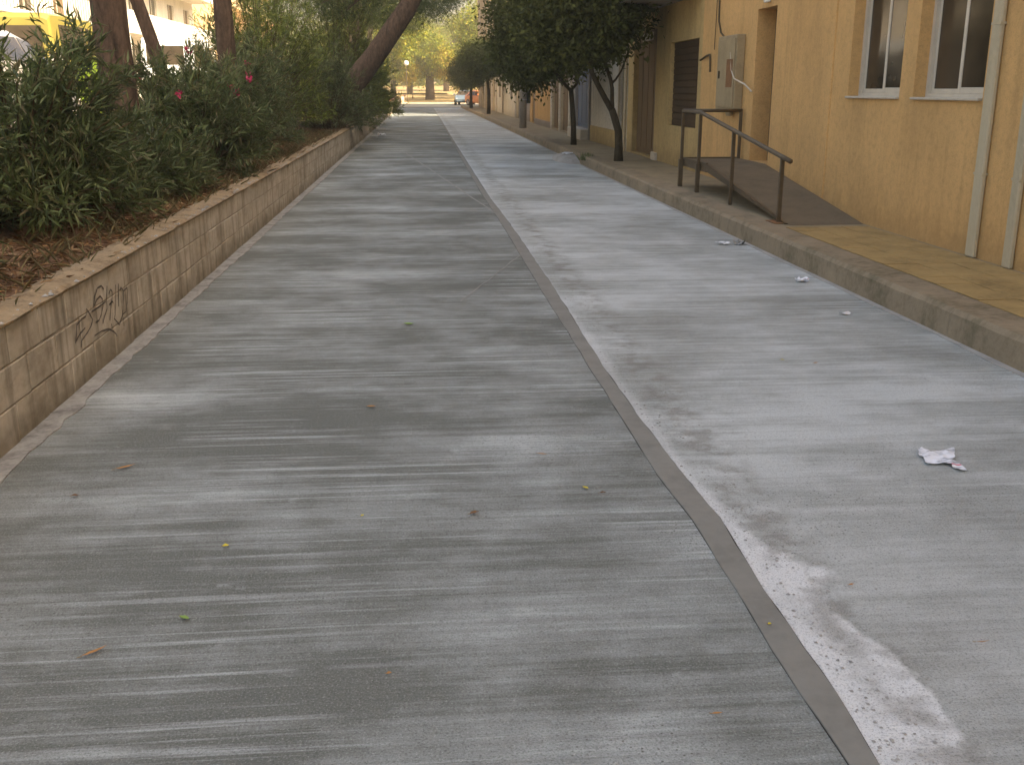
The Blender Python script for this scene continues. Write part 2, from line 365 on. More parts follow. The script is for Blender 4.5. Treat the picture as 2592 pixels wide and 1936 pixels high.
class MB:
    def __init__(s): s.v = []; s.f = []
    def quad(s, a, b, c, d):
        k = len(s.v); s.v += [tuple(a), tuple(b), tuple(c), tuple(d)]; s.f.append((k, k + 1, k + 2, k + 3)); return s
    def poly(s, pts):
        k = len(s.v); s.v += [tuple(q) for q in pts]; s.f.append(tuple(range(k, k + len(pts)))); return s
    def box(s, x0, x1, y0, y1, z0, z1, bev=0.0):
        k = len(s.v)
        if bev <= 0:
            s.v += [(x, y, z) for z in (z0, z1) for y in (y0, y1) for x in (x0, x1)]
            s.f += [tuple(k + i for i in f) for f in ((0, 2, 3, 1), (4, 5, 7, 6), (0, 1, 5, 4), (2, 6, 7, 3), (0, 4, 6, 2), (1, 3, 7, 5))]
        else:
            b = bev
            cx, cy, cz = (x0 + x1) / 2, (y0 + y1) / 2, (z0 + z1) / 2
            bm = bmesh.new(); bmesh.ops.create_cube(bm, size=1.0)
            for v in bm.verts:
                v.co = Vector((cx + v.co.x * (x1 - x0), cy + v.co.y * (y1 - y0), cz + v.co.z * (z1 - z0)))
            bmesh.ops.bevel(bm, geom=bm.edges[:], offset=b, segments=1, affect='EDGES', clamp_overlap=True)
            bm.verts.index_update()
            s.v += [tuple(v.co) for v in bm.verts]
            s.f += [tuple(k + v.index for v in f.verts) for f in bm.faces]
            bm.free()
        return s
    def tube(s, pts, r, n=8, cap=True):
        pts = [Vector(q) for q in pts]
        rs = r if isinstance(r, (list, tuple)) else [r] * len(pts)
        k0 = len(s.v); ref = None
        for i, q in enumerate(pts):
            d = (pts[min(i + 1, len(pts) - 1)] - pts[max(i - 1, 0)]).normalized()
            if ref is None:
                ref = d.orthogonal().normalized()
            ref = (ref - d * ref.dot(d)).normalized()
            bi = d.cross(ref)
            for j in range(n):
                a = 2 * math.pi * j / n
                s.v.append(tuple(q + (ref * math.cos(a) + bi * math.sin(a)) * rs[i]))
        for i in range(len(pts) - 1):
            for j in range(n):
                a = k0 + i * n + j; b = k0 + i * n + (j + 1) % n
                s.f.append((a, b, b + n, a + n))
        if cap:
            s.f.append(tuple(k0 + j for j in reversed(range(n))))
            s.f.append(tuple(k0 + (len(pts) - 1) * n + j for j in range(n)))
        return s
    def lathe(s, c, prof, n=14):
        k0 = len(s.v)
        for r, z in prof:
            for j in range(n):
                a = 2 * math.pi * j / n
                s.v.append((c[0] + r * math.cos(a), c[1] + r * math.sin(a), c[2] + z))
        for i in range(len(prof) - 1):
            for j in range(n):
                a = k0 + i * n + j; b = k0 + i * n + (j + 1) % n
                s.f.append((a, b, b + n, a + n))
        return s
    def build(s, name, mat, parent=None, smooth=False, local=False):
        off = Vector((0, 0, 0))
        if parent is not None and not local: off = root_of(parent).location
        me = bpy.data.meshes.new(name)
        me.from_pydata([(v[0] - off.x, v[1] - off.y, v[2] - off.z) for v in s.v], [], s.f)
        if smooth: me.polygons.foreach_set('use_smooth', [True] * len(me.polygons))
        me.update()
        return link_mesh(name, me, mat, parent)

def struct(o): o['kind'] = 'structure'; return o

def leaves_mesh(name, P, D, N, L, W, fold=0.0, curl=0.0):
    """many leaves at once: base points P, unit directions D, side hints N, lengths L, widths W -> rhombic blades"""
    n = len(P)
    S = np.cross(D, N); S /= (np.linalg.norm(S, axis=1, keepdims=True) + 1e-9)
    Up = np.cross(S, D)
    L = L[:, None]; W = W[:, None]
    mid = P + D * L * 0.45
    v = np.empty((n, 4, 3))
    v[:, 0] = P
    v[:, 1] = mid + S * W * 0.5 + Up * W * fold
    v[:, 2] = P + D * L - Up * L * curl
    v[:, 3] = mid - S * W * 0.5 + Up * W * fold
    idx = np.arange(n)[:, None] * 4
    tri = np.concatenate([idx + np.array([[0, 1, 2]]), idx + np.array([[0, 2, 3]])], axis=1).reshape(-1)
    me = bpy.data.meshes.new(name)
    me.vertices.add(n * 4); me.vertices.foreach_set('co', v.reshape(-1).astype(np.float32))
    nt = n * 2
    me.loops.add(nt * 3); me.loops.foreach_set('vertex_index', tri.astype(np.int32))
    me.polygons.add(nt); me.polygons.foreach_set('loop_start', (np.arange(nt) * 3).astype(np.int32))
    me.update(calc_edges=True)
    return me

def unit(a): return a / (np.linalg.norm(a, axis=1, keepdims=True) + 1e-9)

# =================================================================== SETTING
def sheet(name, x0, x1, y0, y1, z, mat, nx=1, ny=1):
    m = MB()
    for i in range(nx):
        for j in range(ny):
            xa, xb = x0 + (x1 - x0) * i / nx, x0 + (x1 - x0) * (i + 1) / nx
            ya, yb = y0 + (y1 - y0) * j / ny, y0 + (y1 - y0) * (j + 1) / ny
            m.quad((xa, ya, z), (xb, ya, z), (xb, yb, z), (xa, yb, z))
    return struct(m.build(name, mat))

WX = 4.72      # facade line, right
KX = 3.47      # kerb face
LX = -1.92     # block wall face
sheet('ground', -400, 400, -200, 700, -0.06, M_DUST)
sheet('cross_road', -60, 60, 92, 119, -0.012, M_ASPHALT)
JL = [(-6, 1.01), (2.1, 1.01), (2.65, .998), (3.2, 1.006), (3.6, 1.004), (4.05, .978), (4.75, .973), (6, .964), (8.25, .954), (12.5, .953), (16.85, .92), (25, .925), (60, 1.0), (92, 1.0)]
JR = [(-6, 1.085), (2.1, 1.085), (2.4, 1.102), (2.65, 1.096), (3.2, 1.10), (3.6, 1.115), (4.05, 1.09), (4.7, 1.07), (5.5, 1.052), (7, 1.055), (8.3, 1.07), (10, 1.066), (12.6, 1.055), (16.85, 1.0), (25, 1.0), (60, 1.06), (92, 1.06)]
def lerp(tab, y):
    return float(np.interp(y, [a for a, b in tab], [b for a, b in tab]))
sheet('road', -1.99, 1.02, -6, 92, 0.0, M_ROAD_L)
o = sheet('road', 1.02, KX + 0.03, -6, 92, 0.0, M_ROAD_R)
rng = random.Random(3)
def ribbon(name, yl, fl, fr, z, mat, jl=0.0, jr=0.0, step=0.12):
    m = MB(); ys = []; y = yl[0]
    while y < yl[1]:
        ys.append(y); y += step if y < 14 else step * 5
    ys.append(yl[1])
    k = len(m.v)
    for y in ys:
        a = fl(y) + rng.uniform(-jl, jl); b = fr(y) + rng.uniform(-jr, jr)
        m.v += [(a, y, z), (b, y, z)]
    top = list(m.v)
    for i in range(len(ys) - 1):
        m.f.append((2 * i, 2 * i + 1, 2 * i + 3, 2 * i + 2))
    for i in range(len(ys) - 1):        # edges run down into the slab
        for (a, b) in ((2 * i, 2 * i + 2), (2 * i + 3, 2 * i + 1)):
            A, B = top[a], top[b]
            m.quad(A, B, (B[0], B[1], -0.004), (A[0], A[1], -0.004))
    return struct(m.build(name, mat))
nz = lambda y, s=0: noise.noise(Vector((y * 1.3, s, 0.3)))
jlf = lambda y: lerp(JL, y) + 0.006 * nz(y * 2.3, 1)
jrf = lambda y: lerp(JR, y) + 0.006 * nz(y * 2.3, 5)
ribbon('joint_crack', (-6, 60), lambda y: jlf(y) - 0.0005 - 0.003 * max(0, nz(y * 3, 8)), lambda y: jrf(y) + 0.002 + 0.007 * max(0, nz(y * 2.4, 9) + .15), 0.0015, M_CRACK, 0.001, 0.003)
ribbon('joint_strip', (-6, 92), jlf, jrf, 0.005, M_JOINT, 0.002, 0.002)
ribbon('mortar_strip', (-2, 60), lambda y: LX - 0.02, lambda y: LX + 0.105 + 0.02 * nz(y * 0.9, 3) + 0.012 * nz(y * 8, 4), 0.006, M_MORTAR, 0, 0.012)
ribbon('gutter_line', (-2, 88), lambda y: KX - 0.045 + 0.02 * nz(y, 7), lambda y: KX + 0.02, 0.005, M_MORTAR2, 0.005, 0)
def line_strip(name, a, b, w, mat):
    a = Vector(a); b = Vector(b); d = (b - a).normalized(); s = Vector((d.y, -d.x, 0)) * w / 2
    m = MB(); n = 24; prev = None
    for i in range(n + 1):
        q = a.lerp(b, i / n) + Vector((0.012 * nz(i * 0.4, 2), 0, 0.004)); k = 0.7 + 0.5 * rng.random()
        cur = (q - s * k, q + s * k)
        if prev: m.quad(prev[0], prev[1], cur[1], cur[0])
        prev = cur
    return struct(m.build(name, mat))
line_strip('surface_line', (1.05, 12.85, 0), (-0.45, 27.5, 0), 0.030, M_SLINE)
line_strip('surface_line', (0.99, 10.3, 0), (0.27, 7.9, 0), 0.012, M_SLINE)

# ---- raised pavement on the right: kerb stones + slabs
kerb = thing('kerb', None, None, (KX, 0, 0)); kerb['kind'] = 'structure'
y = -4.0
krng = random.Random(8)
while y < 90:
    L = krng.uniform(2.6, 4.6)
    m = MB(); ny = 10
    for i in range(ny):
        ya = y + 0.0015 + (L - 0.003) * i / ny; yb = y + 0.0015 + (L - 0.003) * (i + 1) / ny
        def prof(yy):
            e = 0.012 * noise.noise(Vector((yy * 2.1, 0, 4))); g = 0.010 * noise.noise(Vector((yy * 3.3, 2, 4)))
            return [(KX + 0.0 + e * 0.4, -0.03), (KX + 0.012 + e, 0.165 + g), (KX + 0.04 + e, 0.197 + g * 0.5), (KX + 0.30, 0.203)]
        A, B = prof(ya), prof(yb)
        for (p, q), (r, s_) in zip(zip(A, A[1:]), zip(B, B[1:])):
            m.quad((p[0], ya, p[1]), (q[0], ya, q[1]), (s_[0], yb, s_[1]), (r[0], yb, r[1]))
    m.build('kerb_stone', M_KERB, kerb)
    y += L
walk = sheet('pavement', KX + 0.28, WX + 6.0, -4, 92, 0.2, M_WALK)
pt = thing('tile_paving', None, None, (KX + 0.3, 0, 0.2)); pt['kind'] = 'structure'
tm = MB(); tm.box(-0.145, 0.145, -0.145, 0.145, 0.0, 0.006, 0.003)
tmes = tm.build('paving_tile', M_TILE, None).data
bpy.data.objects.remove(bpy.data.objects['paving_tile'])
ntile = 0
for j in range(20):
    for i in range(3):
        yy = 4.7 + j * 0.298
        o = bpy.data.objects.new('paving_tile', tmes); COL.objects.link(o); o.parent = pt
        o.location = (0.15 + i * 0.298, yy, 0.001 + krng.uniform(0, 0.003)); o.rotation_euler = (krng.uniform(-.006, .006), krng.uniform(-.006, .006), krng.uniform(-.01, .01))
        ntile += 1

# ---- left: bank, soil bed and the higher ground behind
def soil_z(x, y):
    t = min(1.0, max(0.0, (-x - 2.2) / 3.4))
    return 0.565 + 0.53 * t * t * (3 - 2 * t) + 0.035 * noise.noise(Vector((x * 1.7, y * 1.7, 0))) * min(1, (-x - 2.05) * 4 + 0.1)
def bed(y0, y1):
    m = MB(); xs = [-2.06, -2.2, -2.4, -2.65, -2.9, -3.3, -3.8, -4.4, -5.0, -5.8]; ny = int((y1 - y0) / 0.4)
    for j in range(ny + 1):
        yy = y0 + (y1 - y0) * j / ny
        for x in xs: m.v.append((x, yy, soil_z(x, yy)))
    n = len(xs)
    for j in range(ny):
        for i in range(n - 1):
            a = j * n + i; m.f.append((a, a + n, a + n + 1, a + 1))
    return struct(m.build('planting_bed', M_SOIL, None, True))
bed(-3, 60); bed(65, 92)
m = MB(); m.box(-120, -5.7, -20, 119, -0.05, 1.09); struct(m.build('upper_street', M_DUST))
m = MB(); m.box(-5.7, -1.9, 60.2, 64.8, -0.05, 0.05); struct(m.build('path', M_DUST))

# ---- block wall
def block_mesh(seed):
    r = random.Random(seed); hx, hz, d, c = 0.193, 0.091, 0.19, 0.005
    v = [(-d, -hx, -hz), (-d, hx, -hz), (-d, hx, hz), (-d, -hx, hz),
         (-c, -hx, -hz), (-c, hx, -hz), (-c, hx, hz), (-c, -hx, hz),
         (0, -hx + c, -hz + c), (0, hx - c, -hz + c), (0, hx - c, hz - c), (0, -hx + c, hz - c)]
    v = [(a + (r.uniform(-.0015, .0015) if a > -.1 else 0), b + r.uniform(-.003, .003), e + r.uniform(-.003, .003)) for a, b, e in v]
    f = [(0, 4, 7, 3), (1, 2, 6, 5), (3, 7, 6, 2), (0, 1, 5, 4), (4, 8, 11, 7), (5, 6, 10, 9), (7, 11, 10, 6), (4, 5, 9, 8), (8, 9, 10, 11)]
    me = bpy.data.meshes.new('block'); me.from_pydata(v, [], f); me.materials.append(M_BLOCK); me.update(); return me
bw = thing('block_wall', 'low wall of three courses of weathered concrete blocks with scrawled tag, holding back the shrub bed', 'wall', (LX, 0, 0))
bms = [block_mesh(i) for i in range(6)]
brng = random.Random(5)
for c in range(3):
    for j in range(62):
        yy = -0.6 + j * 0.398 + (0.199 if c % 2 else 0)
        o = bpy.data.objects.new('block', bms[brng.randrange(6)]); COL.objects.link(o); o.parent = bw
        o.location = (brng.uniform(-0.002, 0.003), yy, 0.092 + 0.19 * c + brng.uniform(-.002, .002)); o.rotation_euler = (brng.uniform(-.004, .004), 0, brng.uniform(-.006, .006))
m = MB(); m.box(LX - 0.2, LX - 0.004, -3, 60, 0.0, 0.566); m.build('mortar_core', M_BLOCKM, bw)
m = MB()
for c in range(3):
    j = 0
    while True:
        yy = -0.6 + 62 * 0.398 + j * 0.398 + (0.199 if c % 2 else 0)
        if yy > 59.8: break
        m.box(LX - 0.15, LX + brng.uniform(-.002, .002), yy - 0.193, yy + 0.193, 0.001 + 0.19 * c, 0.183 + 0.19 * c); j += 1
    for yy in np.arange(-2.8, -0.9, 0.398):
        m.box(LX - 0.15, LX, yy - 0.193, yy + 0.193, 0.001 + 0.19 * c, 0.183 + 0.19 * c)
o = m.build('block_run', M_BLOCK, bw); o['kind'] = 'stuff'
# crumbly cement coping
m = MB(); ys = list(np.arange(-3, 60.01, 0.11)); n = 5
for yy in ys:
    e = 0.014 + 0.03 * noise.noise(Vector((yy * 2.6, 0, 1))) + 0.03 * noise.noise(Vector((yy * 9, 0, 2)))
    b = 0.05 * noise.noise(Vector((yy * 1.4, 3, 2)))
    hz = 0.585 + 0.03 * noise.noise(Vector((yy * 2.2, 7, 2)))
    for (x, z) in ((LX + 0.004 + e * 0.3, 0.556), (LX + 0.008 + e, 0.572 + e * 0.3), (LX - 0.02 + e, hz), (LX - 0.11, hz + 0.01 + e * 0.4), (LX - 0.22 + b, 0.575 + b * 0.2)):
        m.v.append((x, yy, z))
for j in range(len(ys) - 1):
    for i in range(n - 1):
        a = j * n + i; m.f.append((a, a + 1, a + n + 1, a + n))
m.build('coping', M_COPE, bw)
# scrawled tag
STROKES = [
 [(270,1300),(285,1150),(290,980),(380,880),(450,830),(460,700),(510,780),(570,890),(540,1000),(480,1110),(380,1250),(365,1370)],
 [(280,1260),(350,1130),(440,1030)],
 [(760,360),(720,300),(650,340),(600,500),(580,680),(640,540),(700,480),(740,530),(750,650),(720,800),(680,900),(620,940)],
 [(550,750),(700,650),(800,570)],
 [(820,300),(810,540),(820,700),(770,850),(745,960)],
 [(850,440),(880,360),(910,400),(905,540),(880,700),(870,900)], [(860,630),(910,570),(930,600)],
 [(965,280),(965,480),(960,800),(945,870),(1040,980),(1060,900),(1090,800),(1100,650),(1110,450),(1100,400)],
 [(1020,260),(1020,660)],
 [(1050,360),(1060,330),(1110,390),(1170,330),(1180,400),(1170,600),(1150,750),(1090,800),(1120,1000)],
 [(900,960),(910,1050)], [(600,1170),(720,1090),(850,1050),(930,1090),(980,1140),(995,1180)]]
m = MB(); k = 220 / 1514
for st in STROKES:
    P = [on_x(150 + a * k, 680 + b * k, LX) for a, b in st]
    P = [Vector((LX + 0.0045, p[1], p[2])) for p in P]
    D = []
    for i in range(len(P) - 1):      # resample
        for q in range(3): D.append(P[i].lerp(P[i + 1], q / 3))
    D.append(P[-1]); prev = None
    for i, q in enumerate(D):
        d = (D[min(i + 1, len(D) - 1)] - D[max(i - 1, 0)]).normalized(); s_ = Vector((0, -d.z, d.y)) * (0.0040 + 0.003 * brng.random())
        cur = (q - s_, q + s_)
        if prev: m.quad(prev[0], prev[1], cur[1], cur[0])
        prev = cur
o = m.build('graffiti_tag', M_GRAF, bw); o['label'] = 'dark spray-painted scrawl on the block face'
# farther stretches of wall
for (ya, yb, hh, lab) in ((65, 92, 0.82, 'far rendered garden wall with pale end face beyond the sunlit gap'), (119.5, 140, 0.75, 'farthest low wall with pale end post across the junction')):
    t = thing('garden_wall', lab, 'wall', (LX, ya, 0))
    m = MB(); m.box(LX - 0.26, LX, ya, yb, -0.05, hh, 0.01); m.build('wall_body', M_CREAMB, t)
    m = MB(); m.box(LX - 0.30, LX + 0.03, ya + 0.3, yb, hh, hh + 0.07, 0.01); m.build('brick_cap', M_BRICKR, t)

# =================================================================== RIGHT-HAND BUILDINGS
def wall_with_holes(X, y0, y1, z0, z1, holes, depth_default=0.15):
    m = MB()
    ys = sorted({y0, y1, *[h[0] for h in holes], *[h[1] for h in holes]})
    zs = sorted({z0, z1, *[h[2] for h in holes], *[h[3] for h in holes]})
    for a, b in zip(ys, ys[1:]):
        for c, d in zip(zs, zs[1:]):
            if any(h[0] <= a and b <= h[1] and h[2] <= c and d <= h[3] for h in holes): continue
            m.quad((X, a, c), (X, a, d), (X, b, d), (X, b, c))
    for h in holes:
        r = h[4] if len(h) > 4 else depth_default
        a, b, c, d = h[:4]; x2 = X + r
        m.quad((X, a, c), (x2, a, c), (x2, a, d), (X, a, d))
        m.quad((X, b, c), (X, b, d), (x2, b, d), (x2, b, c))
        m.quad((X, a, d), (x2, a, d), (x2, b, d), (X, b, d))
        m.quad((X, a, c), (X, b, c), (x2, b, c), (x2, a, c))
    return m
def shell(m, X, y0, y1, z0, z1, depth=9):
    x2 = X + depth
    m.quad((X, y0, z0), (x2, y0, z0), (x2, y0, z1), (X, y0, z1))
    m.quad((X, y1, z0), (X, y1, z1), (x2, y1, z1), (x2, y1, z0))
    m.quad((x2, y0, z0), (x2, y1, z0), (x2, y1, z1), (x2, y0, z1))
    m.quad((X, y0, z1), (x2, y0, z1), (x2, y1, z1), (X, y1, z1))
    return m
def building(name, label, X, y0, y1, H, mat, holes):
    t = thing(name, label, 'building', (X, (y0 + y1) / 2, 0.2))
    m = wall_with_holes(X, y0, y1, 0.15, H, holes); shell(m, X, y0, y1, 0.15, H)
    m.build('wall', mat, t)
    m = MB(); m.box(X - 0.15, X + 9.1, y0 + 0.003, y1 - 0.003, H + 0.003, H + 0.25); m.build('roof_slab', M_WALK, t)
    return t

# --- yellow building with the ramp
yb = building('yellow_building', 'near yellow stuccoed building with two white-framed windows and ramped doorway', WX, -14, 17.75, 12.6, M_YEL,
    [(8.62, 9.90, 1.50, 2.80, 0.19), (10.20, 11.48, 1.50, 2.80, 0.19), (14.05, 14.86, 0.60, 2.66, 0.30),
     (3.2, 4.5, 1.5, 2.8, 0.19)])
def alu_window(y0, y1, z0, z1):
    w = MB(); f = 0.055; xa, xb = WX + 0.12, WX + 0.18
    w.box(xa, xb, y0 + 0.001, y0 + f, z0, z1 - 0.001); w.box(xa, xb, y1 - f, y1 - 0.001, z0, z1 - 0.001)
    w.box(xa, xb, y0 + f, y1 - f, z0, z0 + f); w.box(xa, xb, y0 + f, y1 - f, z1 - f, z1 - 0.001)
    wo = w.build('window', M_ALU, yb)
    ym = (y0 + y1) / 2
    def sash(a, b, x, wd, side):
        s_ = MB(); g = wd
        s_.box(x, x + 0.025, a, a + g, z0 + f, z1 - f, 0.003); s_.box(x, x + 0.025, b - g, b, z0 + f, z1 - f, 0.003)
        s_.box(x, x + 0.025, a + g, b - g, z0 + f, z0 + f + g * 1.1, 0.003); s_.box(x, x + 0.025, a + g, b - g, z1 - f - g, z1 - f, 0.003)
        s_.build('sash', M_ALU, wo)
        p = MB(); p.box(x + 0.008, x + 0.014, a + g - 0.003, b - g + 0.003, z0 + f + g * 1.1 - 0.003, z1 - f - g + 0.003); p.build('pane', M_GLASS, wo)
    sash(y0 + f + 0.001, ym + 0.035, xa + 0.002, 0.05, 0)
    sash(ym - 0.02, y1 - f - 0.001, xa + 0.030, 0.04, 1)
    d = MB(); d.box(xb + 0.02, xb + 0.03, y0 - 0.1, y1 + 0.1, z0 - 0.1, z1 + 0.1); d.build('curtain', M_DKBRN, wo)
    s_ = MB(); s_.box(WX - 0.035, WX + 0.13, y0 + 0.004, y1 - 0.004, z0 - 0.001, z0 + 0.022, 0.004); s_.build('window_sill', M_SILL, wo)
for (a, b) in ((8.62, 9.90), (10.20, 11.48), (3.2, 4.5)): alu_window(a, b, 1.50, 2.80)
m = MB(); m.box(WX + 0.26, WX + 0.295, 14.052, 14.858, 0.602, 2.655); dr = m.build('door', M_BROWN, yb)
m = MB(); m.box(WX + 0.235, WX + 0.26, 14.14, 14.18, 1.55, 1.70, 0.004); m.build('handle', M_STEEL, dr)
m = MB(); m.box(WX - 0.06, WX - 0.001, 14.32, 14.48, 2.72, 2.86, 0.012); m.build('porch_lamp', M_LAMP, yb)
for (ya, w, mt) in ((7.88, 0.115, M_PIPE), (8.455, 0.135, M_PIPE)):
    m = MB(); m.box(WX - 0.05, WX - 0.004, ya - w / 2, ya + w / 2, 0.203, 12.5, 0.012); dp = m.build('downpipe', mt, yb)
    for zz in (0.9, 2.1, 3.4): 
        c = MB(); c.box(WX - 0.053, WX - 0.002, ya - w / 2 - 0.004, ya + w / 2 + 0.004, zz, zz + 0.02); c.build('pipe_clip', M_PIPE, dp)
m = MB(); m.box(WX - 0.018, WX + 0.01, 11.955, 12.0, 0.3, 12.5, 0.006); m.build('render_strip', M_YEL, yb)
# wiring on the wall
m = MB(); m.tube([(WX - .012, 16.85, 12), (WX - .012, 16.83, 3.2), (WX - .015, 16.78, 2.62), (WX - .02, 16.62, 2.44), (WX - .02, 16.30, 2.33)], 0.013, 6); m.build('cable', M_CABLE, yb)
m = MB(); m.tube([(WX - .012, 16.93, 12), (WX - .012, 16.95, 2.6), (WX - .012, 16.98, 2.2)], 0.006, 5); m.build('cable', M_CABLE, yb)
m = MB(); m.tube([(WX - .02, 17.78, 2.06), (WX - .03, 17.35, 2.12), (WX - .03, 17.16, 2.13), (WX - .03, 17.13, 2.05), (WX - .03, 17.10, 1.86)], 0.016, 6); m.build('conduit', M_CABLE, yb)
m = MB(); m.tube([(WX - .14, 15.62, 2.12), (WX - .15, 15.5, 1.86), (WX - .16, 15.3, 1.74), (WX - .09, 15.0, 1.66), (WX - .02, 14.88, 1.56)], [0.008, 0.008, 0.009, 0.013, 0.013], 6); m.build('tape_strip', M_ALU, yb)
cab = thing('meter_cabinet', 'grey-green metal meter cabinet with rust stain on the yellow wall above the ramp', 'cabinet', (WX, 15.85, 1.28))
m = MB(); m.box(WX - 0.13, WX - 0.001, 15.36, 16.32, 1.28, 2.36, 0.01); m.build('case', M_CAB, cab)
m = MB(); m.box(WX - 0.145, WX - 0.131, 15.40, 16.28, 1.33, 2.31, 0.004); d_ = m.build('cabinet_door', M_CAB, cab)
m = MB(); m.box(WX - 0.152, WX - 0.146, 15.46, 15.76, 1.62, 2.02, 0.002); m.build('rust_patch', M_RUST, d_)
m = MB(); m.box(WX - 0.165, WX - 0.146, 16.12, 16.16, 1.75, 1.86, 0.003); m.build('latch', M_STEEL, d_)
m = MB(); m.lathe((WX - 0.07, 15.75, 1.20), [(0.0, 0.0), (0.05, 0.005), (0.06, 0.04), (0.06, 0.079)], 10); m.build('meter_bulb', M_CAB, cab)

# --- ramp
ramp = thing('access_ramp', 'brown sheet-metal access ramp and landing on steel posts at the yellow doorway', 'ramp', (4.3, 13, 0.2))
RX0, RX1 = 3.88, 4.70
m = MB()
v = [(RX0, 10.70, 0.204), (RX1, 10.70, 0.204), (RX1, 14.08, 0.605), (RX0, 14.08, 0.605)]
lo = [(a, b, c - 0.012 if b < 11 else c - 0.02) for a, b, c in v]; lo[0] = (RX0, 10.70, 0.2015); lo[1] = (RX1, 10.70, 0.2015)
m.quad(*v); m.quad(lo[3], lo[2], lo[1], lo[0])
for i in range(4): m.quad(v[i], lo[i], lo[(i + 1) % 4], v[(i + 1) % 4])
m.build('ramp_plate', M_PLATE, ramp)
m = MB(); m.box(RX0, RX1, 14.082, 15.28, 0.585, 0.605); m.build('landing_plate', M_PLATE, ramp)
m = MB(); m.box(RX0 - 0.03, RX0 - 0.002, 14.0, 15.30, 0.50, 0.625, 0.004); m.box(RX0, RX1, 15.282, 15.31, 0.52, 0.625, 0.004)
m.build('landing_edge', M_STEEL, ramp)
m = MB(); m.quad((RX0 - 0.002, 10.75, 0.2), (RX0 - 0.002, 14.0, 0.515), (RX0 - 0.002, 14.0, 0.612), (RX0 - 0.002, 10.75, 0.215))
m.quad((RX0 - 0.028, 10.75, 0.2), (RX0 - 0.028, 10.75, 0.215), (RX0 - 0.028, 14.0, 0.612), (RX0 - 0.028, 14.0, 0.515))
m.quad((RX0 - 0.028, 10.75, 0.215), (RX0 - 0.002, 10.75, 0.215), (RX0 - 0.002, 14.0, 0.612), (RX0 - 0.028, 14.0, 0.612)); m.build('side_stringer', M_STEEL, ramp)
for (yy, zt, r) in ((15.27, 1.285, 0.045), (14.30, 1.275, 0.04)):
    m = MB(); m.box(RX0 - 0.05 - r, RX0 - 0.05 + r * 0.4, yy - r * 0.7, yy + r * 0.7, 0.202, 0.60, 0.005); m.build('leg', M_STEEL, ramp)
for (yy, z0, z1, x) in ((15.27, 0.60, 1.285, RX0 - 0.055), (14.30, 0.60, 1.26, RX0 - 0.055), (12.72, 0.202, 1.10, RX0 - 0.05), (10.92, 0.202, 0.89, RX0 - 0.045), (15.22, 0.606, 1.285, RX1 - 0.03)):
    m = MB(); m.box(x - 0.021, x + 0.021, yy - 0.021, yy + 0.021, z0, z1, 0.004); m.build('post', M_STEEL, ramp)
m = MB(); x = RX0 - 0.055; m.tube([(x, 15.27, 1.29), (x, 14.32, 1.29), (x, 14.2, 1.275), (x + 0.005, 10.92, 0.90), (x + 0.005, 10.66, 0.87)], 0.027, 8); m.build('handrail', M_STEEL, ramp, True)
m = MB(); m.tube([(x, 15.27, 1.292), (RX1 - 0.01, 15.22, 1.292)], 0.025, 8); m.build('end_rail', M_STEEL, ramp, True)
m = MB(); m.box(RX0 - 0.13, RX0 + 0.05, 10.8, 11.1, 0.2015, 0.212, 0.003); m.build('foot_plate', M_RUST, ramp)

# --- the row beyond; tall upper storeys are unseen, raised to shade the road
def panel_door(parent, y0, y1, z0, z1, x, mat, n=3, name='door'):
    m = MB(); m.box(x, x + 0.05, y0, y1, z0, z1); d = m.build(name, mat, parent)
    for i in range(n):
        a = y0 + (y1 - y0) * i / n; b = y0 + (y1 - y0) * (i + 1) / n
        m = MB(); m.box(x - 0.012, x - 0.001, a + 0.05, b - 0.05, z0 + 0.12, z1 - 0.1, 0.005); m.build('door_panel', mat, d)
    m = MB(); m.box(x - 0.05, x - 0.013, y0 + 0.1, y0 + 0.13, (z0 + z1) / 2 - 0.1, (z0 + z1) / 2 + 0.1, 0.004); m.build('handle', M_ALU, d)
    return d
def shutter(parent, y0, y1, z0, z1, x, mat, frame=M_DKBRN):
    m = MB(); m.box(x + 0.02, x + 0.05, y0, y1, z0, z1); w = m.build('window', frame, parent)
    n = int((z1 - z0) / 0.11)
    for i in range(n):
        a = z0 + (z1 - z0) * i / n
        m = MB(); m.box(x, x + 0.018, y0 + 0.02, y1 - 0.02, a + 0.012, a + (z1 - z0) / n - 0.004, 0.003); m.build('slat', mat, w)
    return w

h2 = building('lemon_house', 'lemon-yellow house with dark shuttered window and tall brown garage door under a balcony', WX + 0.012, 17.75, 24.15, 12.2, M_LEM,
    [(18.02, 20.08, 0.93, 2.43, 0.12), (21.30, 23.55, 0.24, 2.77, 0.16)])
shutter(h2, 18.02, 20.08, 0.931, 2.428, WX + 0.08, M_DKBRN)
panel_door(h2, 21.32, 23.53, 0.245, 2.765, WX + 0.12, M_BROWN, 4, 'garage_door')
m = MB(); m.box(WX - 0.03, WX + 0.01, 21.6, 22.5, 2.55, 2.70, 0.004); m.build('name_plate', M_SILL, h2)
m = MB(); m.box(WX - 1.0, WX + 0.01, 17.95, 24.0, 3.12, 3.30, 0.01); bl = m.build('balcony', M_MAUVE, h2)
m = MB(); m.box(WX - 1.0, WX - 0.92, 17.95, 24.0, 3.302, 4.2, 0.01); m.build('parapet', M_LEM, bl)
m = MB(); m.box(WX - 0.05, WX + 0.011, 20.9, 21.28, 0.2, 0.36, 0.01); m.build('door_step', M_SILL, h2)

